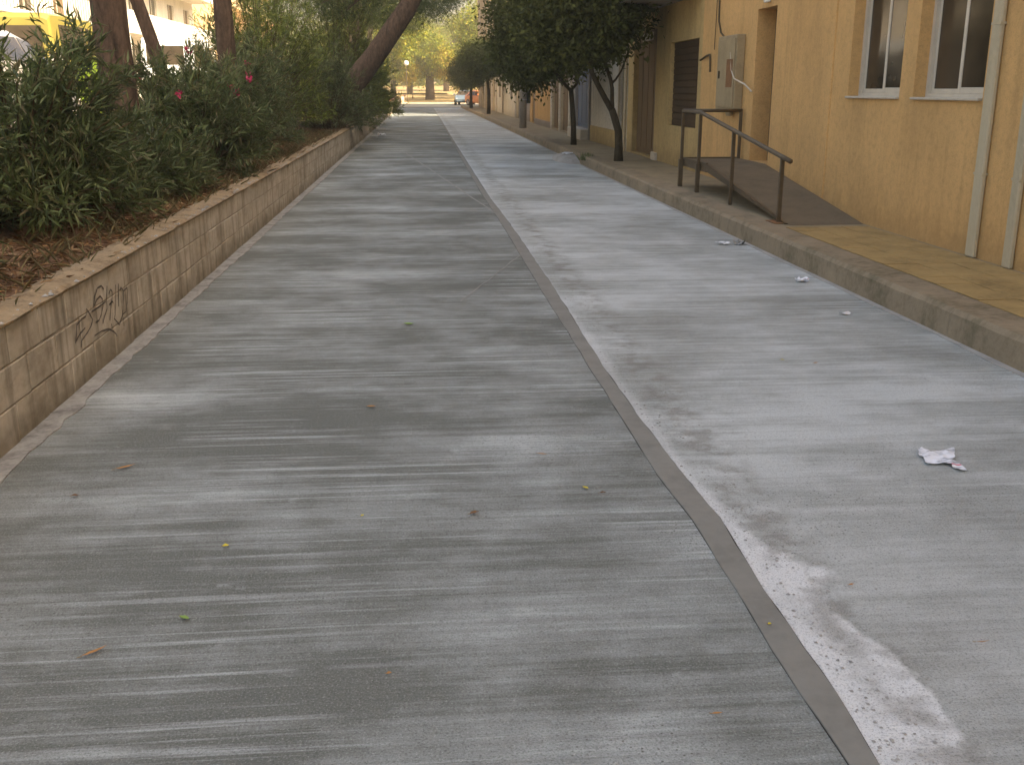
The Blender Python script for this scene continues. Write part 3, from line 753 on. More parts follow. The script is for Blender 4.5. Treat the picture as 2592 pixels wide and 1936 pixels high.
h3 = building('white_house', 'off-white rendered house with pale dado and narrow olive door behind the forked tree', WX + 0.004, 24.15, 29.35, 12.0, M_WHITE, [(24.45, 25.05, 0.24, 2.6, 0.1)])
panel_door(h3, 24.46, 25.04, 0.245, 2.59, WX + 0.06, M_OLIVE, 1)
m = MB(); m.box(WX - 0.03, WX + 0.003, 25.15, 29.3, 0.2, 0.62, 0.006); m.build('dado', M_LEM, h3)
for yy in (24.2, 25.07): 
    m = MB(); m.box(WX - 0.04, WX + 0.003, yy, yy + 0.2 if yy < 24.5 else yy + 0.07, 0.2, 2.75, 0.006); m.build('door_jamb', M_BEIGE, h3)

h4 = building('mauve_house', 'greyish mauve house with faded blue double door', WX + 0.014, 29.35, 33.3, 12.3, M_MAUVE, [(29.65, 32.2, 0.50, 2.75, 0.1)])
panel_door(h4, 29.66, 32.19, 0.505, 2.745, WX + 0.06, M_BLUE, 3)
m = MB(); m.box(WX - 0.25, WX + 0.013, 29.6, 32.3, 0.2, 0.49, 0.01); m.build('door_step', M_SILL, h4)
for yy in (29.5, 32.25):
    m = MB(); m.box(WX - 0.04, WX + 0.013, yy, yy + 0.12, 0.2, 2.9, 0.006); m.build('door_jamb', M_POLE, h4)

h5 = building('shop_house', 'brown-shuttered house with pale door posts past the blue door', WX + 0.005, 33.3, 38.5, 11.8, M_BEIGE, [(33.7, 35.7, 0.24, 2.7, 0.12), (36.2, 38.1, 0.24, 2.7, 0.12)])
for (a, b) in ((33.7, 35.7), (36.2, 38.1)): panel_door(h5, a + 0.01, b - 0.01, 0.245, 2.69, WX + 0.08, M_BROWN, 2)
for yy in (33.45, 35.85, 38.2):
    m = MB(); m.box(WX - 0.05, WX + 0.004, yy, yy + 0.18, 0.2, 3.0, 0.008); m.build('door_post', M_WHITE, h5)

h6 = building('orange_house', 'warm ochre house with a small pale-shuttered window behind the concrete pole', WX + 0.013, 38.5, 46.2, 12.1, M_ORNG, [(41.2, 42.6, 1.3, 2.6, 0.1), (44.2, 45.2, 0.24, 2.4, 0.1)])
shutter(h6, 41.21, 42.59, 1.305, 2.595, WX + 0.06, M_BEIGE, M_BROWN)
panel_door(h6, 44.21, 45.19, 0.245, 2.39, WX + 0.06, M_BROWN, 1)
m = MB(); m.box(WX - 0.03, WX + 0.012, 38.6, 44.0, 0.2, 0.42, 0.008); m.build('dado', M_MAUVE, h6)

h7 = building('grey_house', 'set-back grey house with dark upper opening and low front wall', WX + 0.9, 46.2, 53.2, 12.4, M_GREYW, [(47, 50, 0.3, 2.8, 0.3), (50.8, 52.4, 1.2, 2.7, 0.2)])
panel_door(h7, 47.01, 49.99, 0.305, 2.79, WX + 1.1, M_DKBRN, 4)
shutter(h7, 50.81, 52.39, 1.205, 2.695, WX + 1.0, M_DKBRN)
m = MB(); m.box(WX + 0.02, WX + 0.2, 46.5, 51.5, 0.2, 0.95, 0.01); m.build('front_wall', M_MAUVE, h7)
m = MB(); m.box(WX + 0.02, WX + 0.4, 52.0, 53.1, 0.2, 3.2, 0.01); m.build('gate_pier', M_BEIGE, h7)

h8 = building('cottage', 'single-storey cream cottage with brown door, lowest in the row', WX + 0.006, 53.4, 66.2, 3.4, M_WHITE, [(55, 56.3, 1.1, 2.4, 0.1), (61, 62.1, 0.24, 2.5, 0.1), (63.3, 64.6, 1.1, 2.4, 0.1)])
panel_door(h8, 61.01, 62.09, 0.245, 2.49, WX + 0.05, M_BROWN, 1)
shutter(h8, 55.01, 56.29, 1.105, 2.395, WX + 0.04, M_BROWN)
shutter(h8, 63.31, 64.59, 1.105, 2.395, WX + 0.04, M_BROWN)
h9 = building('end_house', 'tan house with pale pilasters closing the row by the junction', WX + 0.012, 66.4, 88, 11.5, M_BEIGE, [(68, 69.4, 1.1, 2.5, 0.1), (72, 73.4, 1.1, 2.5, 0.1), (76, 77.2, 0.24, 2.5, 0.1), (80, 81.4, 1.1, 2.5, 0.1)])
for (a, b) in ((68, 69.4), (72, 73.4), (80, 81.4)): shutter(h9, a + .01, b - .01, 1.105, 2.495, WX + 0.06, M_BROWN)
panel_door(h9, 76.01, 77.19, 0.245, 2.49, WX + 0.06, M_BROWN, 1)
for yy in (66.6, 70.6, 74.6, 78.6, 84): 
    m = MB(); m.box(WX - 0.05, WX + 0.011, yy, yy + 0.4, 0.2, 11.0, 0.01); m.build('pilaster', M_WHITE, h9)

# =================================================================== LEFT BACKGROUND APARTMENTS
def apartment(label, X, y0, y1, H, mat, rail):
    t = thing('apartment_block', label, 'building', (X, (y0 + y1) / 2, 1.09), group=None)
    holes = []; bays = int((y1 - y0) / 4.0); bw_ = (y1 - y0) / bays; fl = [1.09 + 3.4 + 3.0 * i for i in range(int((H - 3.4) / 3.0))]
    for b in range(bays):
        yc = y0 + bw_ * (b + 0.5)
        holes.append((yc - 1.2, yc + 1.2, 1.3, 3.9))
        for z in fl: holes.append((yc - 0.9, yc + 0.9, z + 0.12, z + 2.3))
    m = MB(); XX = -X
    w = wall_with_holes(XX, y0, y1, 1.05, H, [(*h, 0.2) for h in holes]); shell(w, XX, y0, y1, 1.05, H, 10)
    w.v = [(-a, b, c) for a, b, c in w.v]; w.build('wall', mat, t)
    for h in holes:
        m = MB(); m.box(X - 0.19, X - 0.14, h[0] + .001, h[1] - .001, h[2] + .001, h[3] - .001)
        wo = m.build('window', M_BROWN if (h[2] > 2 and int(h[0]) % 2) else M_GLASS, t)
        m = MB(); ym = (h[0] + h[1]) / 2; m.box(X - 0.139, X - 0.10, ym - 0.04, ym + 0.04, h[2] + .002, h[3] - .002); m.build('frame', M_ALU, wo)
    for z in fl:
        m = MB(); m.box(X - 0.01, X + 1.5, y0 + 0.3, y1 - 0.3, z - 0.18, z, 0.01); b_ = m.build('balcony', mat, t)
        m = MB()
        if rail == 'solid':
            m.box(X + 1.4, X + 1.5, y0 + 0.3, y1 - 0.3, z + 0.002, z + 0.95, 0.01); m.build('parapet', mat, b_)
        else:
            m.tube([(X + 1.45, y0 + 0.35, z + 1.0), (X + 1.45, y1 - 0.35, z + 1.0)], 0.03, 5)
            for yy in np.arange(y0 + 0.4, y1 - 0.35, 0.35): m.tube([(X + 1.45, yy, z), (X + 1.45, yy, z + 1.0)], 0.014, 4)
            m.build('railing', M_STEEL, b_)
    for b in range(bays + 1):
        yy = min(y1 - 0.35, max(y0 + 0.35, y0 + bw_ * b))
        m = MB(); m.box(X + 1.1, X + 1.38, yy - 0.14, yy + 0.14, 1.05, fl[0] - 0.181); m.build('column', mat, t)
    return t
apartment('white apartment block with railed balconies behind the thick pine trunk', -16.5, 33, 54, 17, M_APT, 'rail')
apartment('pale apartment block with solid balcony fronts beyond the white railed one', -16.0, 56, 79, 18, M_APT, 'solid')
apartment('ochre apartment block with pale columns farthest along the upper street', -15.0, 81, 112, 16, M_APT2, 'rail')

# =================================================================== VEHICLES
def vehicle(name, label, cat, loc, rz, paint, kind='car'):
    t = thing(name, label, cat, loc, rz)
    if kind == 'car':   # x: rear -> front, (x, half width, zbot, zbelt, ztop, halfwidth top)
        st = [(-2.05, .70, .38, .72, .74, .66), (-1.95, .80, .30, .88, .98, .72), (-1.55, .85, .26, .93, 1.30, .62), (-1.05, .86, .24, .93, 1.44, .58), (-.2, .86, .24, .92, 1.47, .58),
              (.35, .86, .24, .91, 1.38, .58), (1.05, .85, .24, .90, .96, .74), (1.6, .82, .26, .82, .86, .70), (1.95, .74, .30, .68, .72, .62), (2.08, .62, .38, .58, .60, .52)]
        wx, wr = (-1.3, 1.3), 0.31
    else:
        st = [(-2.5, .86, .42, 1.15, 2.18, .80), (-2.42, .93, .36, 1.18, 2.30, .84), (-1.0, .95, .34, 1.18, 2.34, .84), (.9, .95, .34, 1.18, 2.32, .84), (1.35, .94, .34, 1.16, 2.12, .80),
              (1.95, .93, .34, 1.12, 1.22, .82), (2.35, .88, .36, .95, 1.0, .78), (2.5, .78, .42, .75, .78, .68)]
        wx, wr = (-1.55, 1.6), 0.34
    m = MB(); n = 8
    for (x, w, zb, zm, zt, wt) in st:
        sec = [(w * .9, zb), (w, zb + .12), (w * 1.0, (zb + zm) / 2), (w * .97, zm), (wt * 1.02, zt - .06 if zt - zm > .1 else zt - .005), (wt * .85, zt)]
        pts = sec + [(-a, b) for a, b in reversed(sec)]
        m.v += [(x, a, b) for a, b in pts]
    n = 12
    for i in range(len(st) - 1):
        for j in range(n):
            a = i * n + j; b = i * n + (j + 1) % n
            m.f.append((a, a + n, b + n, b))
    m.f.append(tuple(range(n))); m.f.append(tuple(reversed(range((len(st) - 1) * n, len(st) * n))))
    body = m.build('body', paint, t, False, True)
    def glassquad(name_, pts, off):
        q = MB(); q.poly([tuple(Vector(p) + Vector(off)) for p in pts]); q.build(name_, M_GLASS, t, False, True)
    if kind == 'car':
        for s in (-1, 1):
            o_ = (0, s * 0.012, 0.004)
            glassquad('side_window', [(-1.42, s * .82, .96), (-.25, s * .835, .96), (-.25, s * .615, 1.36), (-1.05, s * .62, 1.34)], o_)
            glassquad('side_window', [(-.18, s * .835, .96), (.82, s * .83, .95), (.33, s * .62, 1.30), (-.18, s * .615, 1.36)], o_)
        glassquad('windscreen', [(.98, .70, .985), (.98, -.70, .985), (.40, -.56, 1.37), (.40, .56, 1.37)], (0.02, 0, 0.012))
        glassquad('rear_window', [(-1.90, .62, 1.0), (-1.57, .54, 1.27), (-1.57, -.54, 1.27), (-1.90, -.62, 1.0)], (-0.02, 0, 0.015))
        fx, rx, lz = 1.99, -2.0, .62
    else:
        for s in (-1, 1):
            o_ = (0, s * 0.014, 0)
            glassquad('side_window', [(.25, s * .93, 1.3), (1.5, s * .93, 1.25), (1.25, s * .845, 2.02), (.25, s * .86, 2.08)], o_)
            glassquad('side_window', [(-1.9, s * .935, 1.3), (.1, s * .935, 1.3), (.1, s * .86, 2.08), (-1.9, s * .86, 2.05)], o_)
        glassquad('windscreen', [(1.93, .78, 1.27), (1.93, -.78, 1.27), (1.42, -.74, 2.05), (1.42, .74, 2.05)], (0.02, 0, 0.01))
        glassquad('rear_window', [(-2.5, .66, 1.35), (-2.5, .66, 2.0), (-2.5, -.66, 2.0), (-2.5, -.66, 1.35)], (-0.015, 0, 0))
        fx, rx, lz = 2.36, -2.47, .86
    for x in wx:
        for s in (-1, 1):
            yy = s * (st[3][1] - .09)
            w = MB(); prof = [(wr * .62, -.1), (wr * .95, -.1), (wr, -.06), (wr, .06), (wr * .95, .1), (wr * .62, .1)]
            k0 = len(w.v); nn = 18
            for r_, d_ in prof:
                for j in range(nn): a = 2 * math.pi * j / nn; w.v.append((x + r_ * math.cos(a), yy + d_ * s, wr + r_ * math.sin(a)))
            for i in range(len(prof) - 1):
                for j in range(nn): w.f.append((i * nn + j, i * nn + (j + 1) % nn, (i + 1) * nn + (j + 1) % nn, (i + 1) * nn + j))
            wo = w.build('wheel', M_TYRE, t, True, True)
            r_ = MB(); r_.tube([(x, yy - .07 * s, wr), (x, yy + .085 * s, wr)], wr * .63, 14); r_.build('rim', M_RIM, wo, False, True)
    for s in (-1, 1):
        q = MB(); q.box(fx - .10, fx + .02, s * .55 - .12, s * .55 + .12, lz - .07, lz + .07, .02); q.build('headlight', M_LAMP, t, False, True)
        q = MB(); q.box(rx - .03, rx + .08, s * .66 - .09, s * .66 + .09, lz + .08, lz + .28, .02); q.build('tail_light', M_RED, t, False, True)
        q = MB(); mx = .72 if kind == 'car' else 1.35; q.box(mx, mx + .1, s * (st[3][1] + .02), s * (st[3][1] + .18), 1.0 if kind == 'car' else 1.35, 1.12 if kind == 'car' else 1.6, .02); q.build('mirror', paint, t, False, True)
    for x0, nm in ((fx + .02, 'bumper'), (rx - .05, 'bumper')):
        q = MB(); q.box(x0 - .06, x0 + .06, -.62, .62, .34, .50, .03); q.build(nm, M_BLACK, t, False, True)
    return t
vehicle('parked_car', 'silver car parked beyond the oleanders with its bonnet catching sun', 'car', (-7.6, 19.6, 1.092), rad(90), M_CSILV)
vehicle('parked_van', 'yellow van parked on the upper street ahead of the silver car', 'van', (-9.9, 30.0, 1.092), rad(90), M_CYEL, 'van')
vehicle('parked_van', 'white van parked on the upper street past the yellow one', 'van', (-9.2, 42.5, 1.092), rad(90), M_CWHITE, 'van')
vehicle('parked_car', 'grey-blue car parked at the far junction facing down the street', 'car', (4.45, 108.5, -0.01), rad(-100), M_CBLUE)
vehicle('parked_car', 'orange-red car half hidden behind the houses at the far junction', 'car', (6.0, 104.5, -0.01), rad(-60), M_CORNG)

# lime bin glimpsed beside the trunk
bn = thing('wheeled_bin', 'bright lime-green plastic bin glimpsed beside the thick pine trunk', 'bin', (-5.55, 19.2, 1.05))
m = MB(); p0, p1 = (0.25, 0.30), (0.33, 0.38)
for (hx, hy, z) in ((.25, .30, .06), (.33, .38, 1.0)): m.v += [(-hx, -hy, z), (hx, -hy, z), (hx, hy, z), (-hx, hy, z)]
m.f += [(0, 3, 2, 1), (0, 1, 5, 4), (1, 2, 6, 5), (2, 3, 7, 6), (3, 0, 4, 7)]; m.build('bin_body', M_LIME, bn, False, True)
m = MB(); m.box(-.36, .36, -.41, .41, 1.0, 1.07, .03); m.build('lid', M_LIME, bn, False, True)
m = MB(); m.box(-.345, .345, -.395, .395, .62, .66, .01); m.build('rib', M_BLACK, bn, False, True)
for s in (-1, 1):
    m = MB(); m.tube([(s * .24, .3, .1), (s * .30, .3, .1)], .1, 12); m.build('wheel', M_BLACK, bn, False, True)

# =================================================================== UTILITY POLE
pole = thing('utility_pole', 'grey concrete utility pole with dark box on the pavement edge', 'pole', (3.75, 39.1, 0.2))
m = MB(); m.tube([(3.75, 39.1, 0.18), (3.75, 39.1, 3), (3.75, 39.1, 9)], [0.135, 0.125, 0.09], 12); m.build('shaft', M_POLE, pole, True)
m = MB(); m.box(3.885, 4.02, 38.98, 39.22, 1.08, 1.58, 0.012); m.build('junction_box', M_BLACK, pole)
for zz in (1.2, 1.5, 2.4): 
    m = MB(); m.lathe((3.75, 39.1, zz), [(0.136, 0), (0.139, 0.0), (0.139, 0.03), (0.136, 0.03)], 12); m.build('band', M_RIM, pole)

# =================================================================== VEGETATION
def oleander(label, c, H, rx, ry, n_stems, per, mat, flowers, seed, leafL=0.13, plume=0.1):
    R = np.random.RandomState(seed); x0, y0 = c; z0 = soil_z(x0, y0) - 0.02
    t = thing('oleander_bush', label, 'shrub', (x0, y0, z0))
    stems = MB(); P = []; D = []; N = []; tips = []
    for s in range(n_stems):
        a = R.uniform(0, 2 * math.pi); q = math.sqrt(R.uniform(0.02, 1))
        hx = H * R.uniform(0.55, 1.0) * (1.0 - 0.35 * q * q)
        u_ = R.rand()
        if u_ < 0.36: hx *= R.uniform(0.2, 0.65); q = min(1.05, q + 0.3)
        elif u_ > 1 - plume: hx = H * R.uniform(1.0, 1.2 + plume) * (1 - 0.3 * q)
        ex, ey = math.cos(a) * q * rx, math.sin(a) * q * ry
        b = Vector((ex * 0.25, ey * 0.25, 0)); e = Vector((ex, ey, hx)); mid = Vector((ex * 0.4, ey * 0.4, hx * 0.62))
        if ex > 0.5: e.z -= 0.25 * (ex - 0.5)
        pts = []
        for i in range(7):
            u = i / 6; pts.append(b * (1 - u) ** 2 + mid * 2 * u * (1 - u) + e * u * u)
        stems.tube(pts[:7], [0.013 * (1 - 0.12 * i) for i in range(7)], 5, False)
        tips.append(pts[6])
        us = 1.0 - np.abs(R.normal(0, 0.30, per)); us = np.clip(us, 0.10, 1.0)
        tw = [(R.uniform(0.45, 0.95), R.normal(0, 0.16, 3)) for _ in range(3)]      # side twigs
        for u in us:
            p = b * (1 - u) ** 2 + mid * 2 * u * (1 - u) + e * u * u
            tg = (mid - b) * 2 * (1 - u) + (e - mid) * 2 * u; tg = np.array(tg.normalized())
            w = R.normal(0, 0.035, 3)
            if R.rand() < 0.5:
                tu, tv = tw[R.randint(3)]; k_ = R.uniform(0.2, 1.0)
                p = b * (1 - tu) ** 2 + mid * 2 * tu * (1 - tu) + e * tu * tu
                w = w * 0.6 + (tv + np.array((0, 0, 0.08))) * k_; tg = unit((tv + np.array((0, 0, 0.12)))[None])[0]
            P.append((p.x + w[0], p.y + w[1], max(0.03, p.z + w[2])))
            D.append(tg * R.uniform(0.6, 1.3) + R.normal(0, 0.5, 3)); N.append((R.normal(0, .5), R.normal(0, .5), 1.0))
    P = np.array(P); D = unit(np.array(D)); N = unit(np.array(N)); k = len(P)
    L = R.uniform(0.65, 1.25, k) * leafL; W = L * R.uniform(0.12, 0.17, k)
    stems.build('stems', M_STEM, t, True, True)
    link_mesh('foliage', leaves_mesh('foliage', P, D, N, L, W, 0.1, 0.12), mat, t)
    if flowers:
        order = [i for i in R.permutation(len(tips)) if tips[i].z > H * 0.6][:flowers]
        for i in order:
            q = tips[i]; n = 14
            p = np.repeat(np.array([[q.x, q.y, q.z + 0.02]]), n, 0) + R.normal(0, 0.018, (n, 3)); d = unit(R.normal(0, 1, (n, 3)) + np.array((0.3, -0.3, 0.5)))
            link_mesh('flower_head', leaves_mesh('flower_head', p, d, unit(R.normal(0, 1, (n, 3))), np.full(n, 0.045), np.full(n, 0.04), 0.1, 0.2), M_FLOWER, t)
    return t
G = 'oleanders along the block wall'
oleander('dark oleander at the near end of the bed, before the graffiti', (-3.2, 5.3), 1.08, 0.85, 1.15, 85, 110, M_OLEA, 0, 1, 0.13, 0.25)
oleander('large dense oleander in front of the thick pine trunk, above the graffiti', (-3.05, 8.2), 1.25, 0.95, 1.3, 130, 120, M_OLEA, 0, 2, 0.13, 0.22)
oleander('small low oleander huddled at the foot of the thick pine trunk', (-2.8, 10.5), 0.72, 0.7, 0.9, 70, 100, M_OLEA, 1, 31)
oleander('oleander with pink flower heads right of the thick pine trunk', (-2.85, 13.3), 1.45, 0.95, 1.35, 120, 120, M_OLEA, 7, 3)
oleander('drooping oleander spreading over the bed near the slim pine', (-2.9, 16.8), 1.6, 1.0, 1.5, 120, 115, M_OLEA, 6, 4)
oleander('tall mid-green oleander before the leaning pine', (-3.5, 20.5), 2.1, 1.1, 1.7, 120, 110, M_OLEA, 0, 5)
oleander('tall oleander tinted sunlit yellow beside the leaning pine', (-3.55, 24.6), 3.6, 1.5, 2.4, 200, 90, M_OLEA2, 0, 6, 0.15)
oleander('oleander spilling over the wall beneath the leaning trunk', (-2.45, 28.2), 2.1, 1.3, 2.0, 130, 95, M_OLEA, 0, 7, 0.15)
oleander('broad oleander tinted sunlit yellow-green behind the leaning pine', (-2.75, 34.5), 4.2, 1.8, 2.6, 210, 95, M_OLEA2, 0, 8, 0.17)
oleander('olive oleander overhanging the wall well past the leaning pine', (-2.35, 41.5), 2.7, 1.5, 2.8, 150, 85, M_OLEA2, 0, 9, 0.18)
oleander('last oleander of the bed before the sunlit gap', (-2.5, 50.5), 2.6, 1.4, 3.2, 140, 80, M_OLEA, 0, 10, 0.2)

def crown_mesh(name, c, r, n_clumps, per, clump_r, L, W, seed, flat=0.8, hang=0.0):
    R = np.random.RandomState(seed)
    u = unit(R.normal(0, 1, (n_clumps, 3))); q = R.uniform(0.15, 1.0, (n_clumps, 1)) ** 0.45
    C = u * q * np.array(r)
    P = np.repeat(C, per, 0) + R.normal(0, 1, (n_clumps * per, 3)) * clump_r * np.array((1, 1, flat))
    k = len(P)
    D = unit(R.normal(0, 1, (k, 3)) + np.array((0, 0, -hang)) + 0.5 * unit(P))
    N = unit(R.normal(0, 0.7, (k, 3)) + np.array((0, 0, 1)))
    l = R.uniform(0.6, 1.3, k) * L
    return leaves_mesh(name, P + np.array(c), D, N, l, l * W, 0.08, 0.1), C + np.array(c)

def tree(name, label, loc, trunk, crown, bark, leafmat, group=None, limbs=6, seed=1):
    """trunk: list of (dx,dy,z,r); crown: list of dicts in local coords"""
    t = thing(name, label, 'tree', loc, 0, group)
    R = random.Random(seed)
    m = MB(); m.tube([(a, b, z) for a, b, z, r in trunk], [r for *_, r in trunk], 12)
    m.build('trunk', bark, t, True, True)
    for ci, cr in enumerate(crown):
        me, C = crown_mesh('crown', cr['c'], cr['r'], cr['n'], cr['per'], cr['cr'], cr['L'], cr['W'], seed * 10 + ci, cr.get('flat', .8), cr.get('hang', 0))
        link_mesh('crown', me, cr.get('mat', leafmat), t)
        top = Vector(trunk[-1][:3]); m = MB()
        for i in range(limbs):
            e = Vector(C[R.randrange(len(C))]); mid = top.lerp(e, 0.5) + Vector((R.uniform(-.15, .15), R.uniform(-.15, .15), R.uniform(-.1, .2)))
            m.tube([top, mid, e], [trunk[-1][3] * .7, trunk[-1][3] * .45, trunk[-1][3] * .12], 6, False)
        m.build('limbs', bark, t, True, True)
    return t

# pines of the bed
def pine(label, loc, trunk, crowns, seed, group='pines in the bed'):
    return tree('pine_tree', label, loc, trunk, crowns, M_BARK, M_PINE, None, 7, seed)
def pc(c, r, n=80, per=60): return dict(c=c, r=r, n=n, per=per, cr=0.30, L=0.20, W=0.11, flat=0.6)
pine('thick upright pine trunk among the first oleanders', (-3.17, 11.5, soil_z(-3.17, 11.5) - .03), [(0.06, 0, 0, .215), (0.03, 0, .6, .185), (0, 0, 1.5, .178), (-.02, 0, 3, .17), (-.1, 0, 5.5, .14), (-.1, .1, 7, .1)],
     [pc((-.4, .3, 7.8), (2.6, 2.8, 1.1), 110), ], 1)
pine('slim pine leaning left behind the thick trunk', (-3.25, 15.2, soil_z(-3.25, 15.2) - .03), [(0, 0, 0, .11), (-.25, 0, .9, .095), (-.42, 0, 1.6, .09), (-.62, 0, 2.3, .085), (-1.3, .2, 4.5, .07), (-1.7, .3, 6, .05)],
     [pc((-2.0, .4, 6.6), (1.8, 1.8, .9), 60)], 2)
pine('straight pine trunk with warm-lit side, third along the bed', (-3.15, 18.0, soil_z(-3.15, 18) - .03), [(0, 0, 0, .18), (0, 0, 1.2, .15), (-.02, 0, 2.5, .145), (-.1, .1, 5, .12), (0, .1, 7, .09)],
     [pc((0, .3, 7.9), (2.6, 2.6, 1.2), 100)], 3)
pine('thick pine leaning hard over the roadway', (-2.8, 30, soil_z(-2.8, 30) - .05), [(0, 0, -.02, .40), (.75, 0, .95, .33), (1.55, 0, 1.9, .29), (2.45, 0, 3.1, .26), (3.2, .4, 4.4, .2), (3.6, .8, 5.4, .13)],
     [pc((2.6, 2.6, 5.3), (3.0, 3.6, 1.4), 170, 75), pc((.1, 3.2, 4.4), (1.9, 3.0, 1.2), 90, 75)], 4)
pine('tall pine behind the leaning one, canopy over the road', (-3.6, 44, soil_z(-3.6, 44) - .03), [(0, 0, 0, .24), (.1, 0, 2, .2), (.5, 0, 4.0, .17), (.9, 0, 5.2, .12)],
     [pc((2.4, 0, 4.9), (3.6, 5.0, 1.7), 230, 75), pc((-1.4, 0, 4.2), (2.4, 4.0, 1.4), 100, 75)], 5)
pine('pine beside the sunlit gap with low spreading canopy', (-3.5, 55, soil_z(-3.5, 55) - .03), [(0, 0, 0, .26), (.1, 0, 2, .22), (.4, 0, 4.0, .18), (.6, 0, 5.4, .12)],
     [pc((2.0, .2, 5.4), (3.8, 4.6, 1.9), 230, 75)], 6)
pine('slender pine in the far bed arching a crown high over the road', (-4.6, 66.8, soil_z(-4.6, 66.8) - .03), [(0, 0, 0, .2), (.2, 0, 3, .17), (1.2, 0, 6, .12), (2.6, .5, 8, .1)],
     [pc((5.2, 10, 8.2), (4.5, 4, 2.6), 230, 75)], 8)
pine('pine past the sunlit gap beside the far garden wall', (-4.0, 80, soil_z(-4, 80) - .03), [(0, 0, 0, .28), (.1, 0, 3, .22), (.6, 0, 6, .15)],
     [pc((2.4, 0, 7.0), (4.5, 6, 2.6), 220, 70)], 7)

# orange trees on the pavement
def citrus(label, loc, trunk, branches, crowns, seed):
    t = thing('street_tree', label, 'tree', loc)
    m = MB(); m.tube([q[:3] for q in trunk], [q[3] for q in trunk], 10); m.build('trunk', M_BARK2, t, True, True)
    for b in branches:
        m = MB(); m.tube([q[:3] for q in b], [q[3] for q in b], 8); m.build('branch', M_BARK2, t, True, True)
    for i, (c, r, n) in enumerate(crowns):
        me, C = crown_mesh('crown', c, r, int(n * 1.7), 95, 0.23, 0.12, 0.48, seed * 7 + i)
        link_mesh('crown', me, M_CITRUS, t)
    return t
citrus('forked dark street tree by the brown garage door', (3.93, 20.85, 0.19),
   [(0, 0, 0, .10), (.0, 0, .3, .082), (-.02, 0, .6, .076), (-.10, 0, .85, .074), (-.16, 0, 1.02, .07)],
   [[(-.16, 0, 1.0, .062), (-.30, 0, 1.22, .055), (-.45, 0, 1.48, .052), (-.58, 0, 1.72, .048), (-.62, 0, 2.1, .04), (-.5, 0.2, 2.8, .025)],
    [(-.15, 0, 1.0, .045), (-.16, 0, 1.2, .040), (-.17, -.02, 1.42, .038), (-.20, 0, 1.58, .036), (-.30, -.05, 1.82, .032), (-.36, 0, 2.1, .028), (-.2, 0, 2.9, .02)],
    [(-.19, 0, 1.5, .03), (-.1, 0, 1.58, .022), (0.02, .05, 1.75, .018), (.2, .1, 2.2, .012)]],
   [((-.66, .1, 3.0), (1.0, 1.4, 1.0), 150), ((-.98, .4, 2.75), (.9, 1.2, .8), 90)], 1)
citrus('slender dark street tree in front of the blue double door', (3.92, 27.1, 0.19),
   [(0, 0, 0, .085), (-.01, 0, .5, .07), (-.05, 0, 1.0, .066), (-.09, 0, 1.38, .062)],
   [[(-.09, 0, 1.36, .05), (-.22, 0, 1.48, .042), (-.5, 0, 1.8, .03), (-.8, .1, 2.5, .02)], [(-.09, 0, 1.37, .045), (.05, 0, 1.52, .035), (.12, 0, 1.9, .03), (0, 0, 2.6, .02)]],
   [((-.70, .3, 2.85), (1.4, 1.8, 1.15), 200), ((-.9, 1.4, 2.35), (.95, 1.3, .8), 100)], 2)
citrus('round dark street tree beside the low cottage', (3.85, 60.8, 0.19), [(0, 0, 0, .12), (.02, 0, 1.0, .09), (-.05, 0, 1.9, .08)], [[(-.05, 0, 1.85, .07), (-.4, 0, 2.6, .04)], [(-.05, 0, 1.85, .06), (.3, 0, 2.6, .04)]],
   [((-.30, 0, 3.0), (1.35, 1.4, 1.05), 140)], 3)
citrus('low dark street tree at the end of the row of houses', (3.75, 80, 0.19), [(0, 0, 0, .13), (0, 0, 1.0, .1), (0, 0, 1.6, .09)], [[(0, 0, 1.55, .07), (-.4, 0, 2.4, .04)]],
   [((-.2, 0, 2.6), (1.5, 1.6, 1.2), 130)], 4)

# park beyond the junction
m = MB(); pxs = np.linspace(-70, 70, 29); pys = np.linspace(119, 320, 30)
def park_z(x, y): return min(3.0, (y - 119) * 0.022) + 0.12
for yy in pys:
    for xx in pxs: m.v.append((xx, yy, park_z(xx, yy) + 0.06 * noise.noise(Vector((xx * .2, yy * .2, 0)))))
for j in range(29):
    for i in range(28): a = j * 29 + i; m.f.append((a, a + 1, a + 30, a + 29))
struct(m.build('park_ground', M_GRASS, None, True))
m = MB(); m.box(-40, 40, 118.8, 119.05, -0.03, 0.14, 0.01); struct(m.build('park_kerb', M_CREAMB))
sheet('lawn', -30, 4, 150, 158, 0, M_LAWN).location.z = park_z(0, 158) + 0.12
def broad(label, x, y, h, tr, mat, seed, crowns, name='park_tree'):
    return tree(name, label, (x, y, park_z(x, y) - .05), [(0, 0, 0, tr * 1.25), (0, 0, h * .25, tr), (.1, 0, h * .5, tr * .8), (.15, 0, h * .62, tr * .55)], crowns, M_BARK, mat, None, 7, seed)
def bc(c, r, n=70, hang=0.4, mat=None):
    d = dict(c=c, r=r, n=n, per=60, cr=.42, L=.32, W=.5, hang=hang)
    if mat: d['mat'] = mat
    return d
broad('stout park tree hung with yellowing leaves across the junction', 1.1, 128, 8, .5, M_BROAD, 21, [bc((0, 0, 5.2), (3.0, 2.8, 2.6), 130), bc((1.6, -.6, 4.2), (1.2, 1.0, 1.5), 40, 1.4, M_YLEAF)])
broad('yellow-green park tree left of the stout one', -3.2, 126, 8, .3, M_BROAD, 22, [bc((0, 0, 5.0), (3.2, 3, 2.6), 150), bc((1.5, 0, 3.4), (1.0, 1.0, 1.0), 25, 1.0, M_YLEAF)])
broad('green park tree standing right of the stout one', 5.4, 132, 7, .28, M_BROAD, 23, [bc((0, 0, 3.9), (2.8, 2.8, 2.6), 140)])
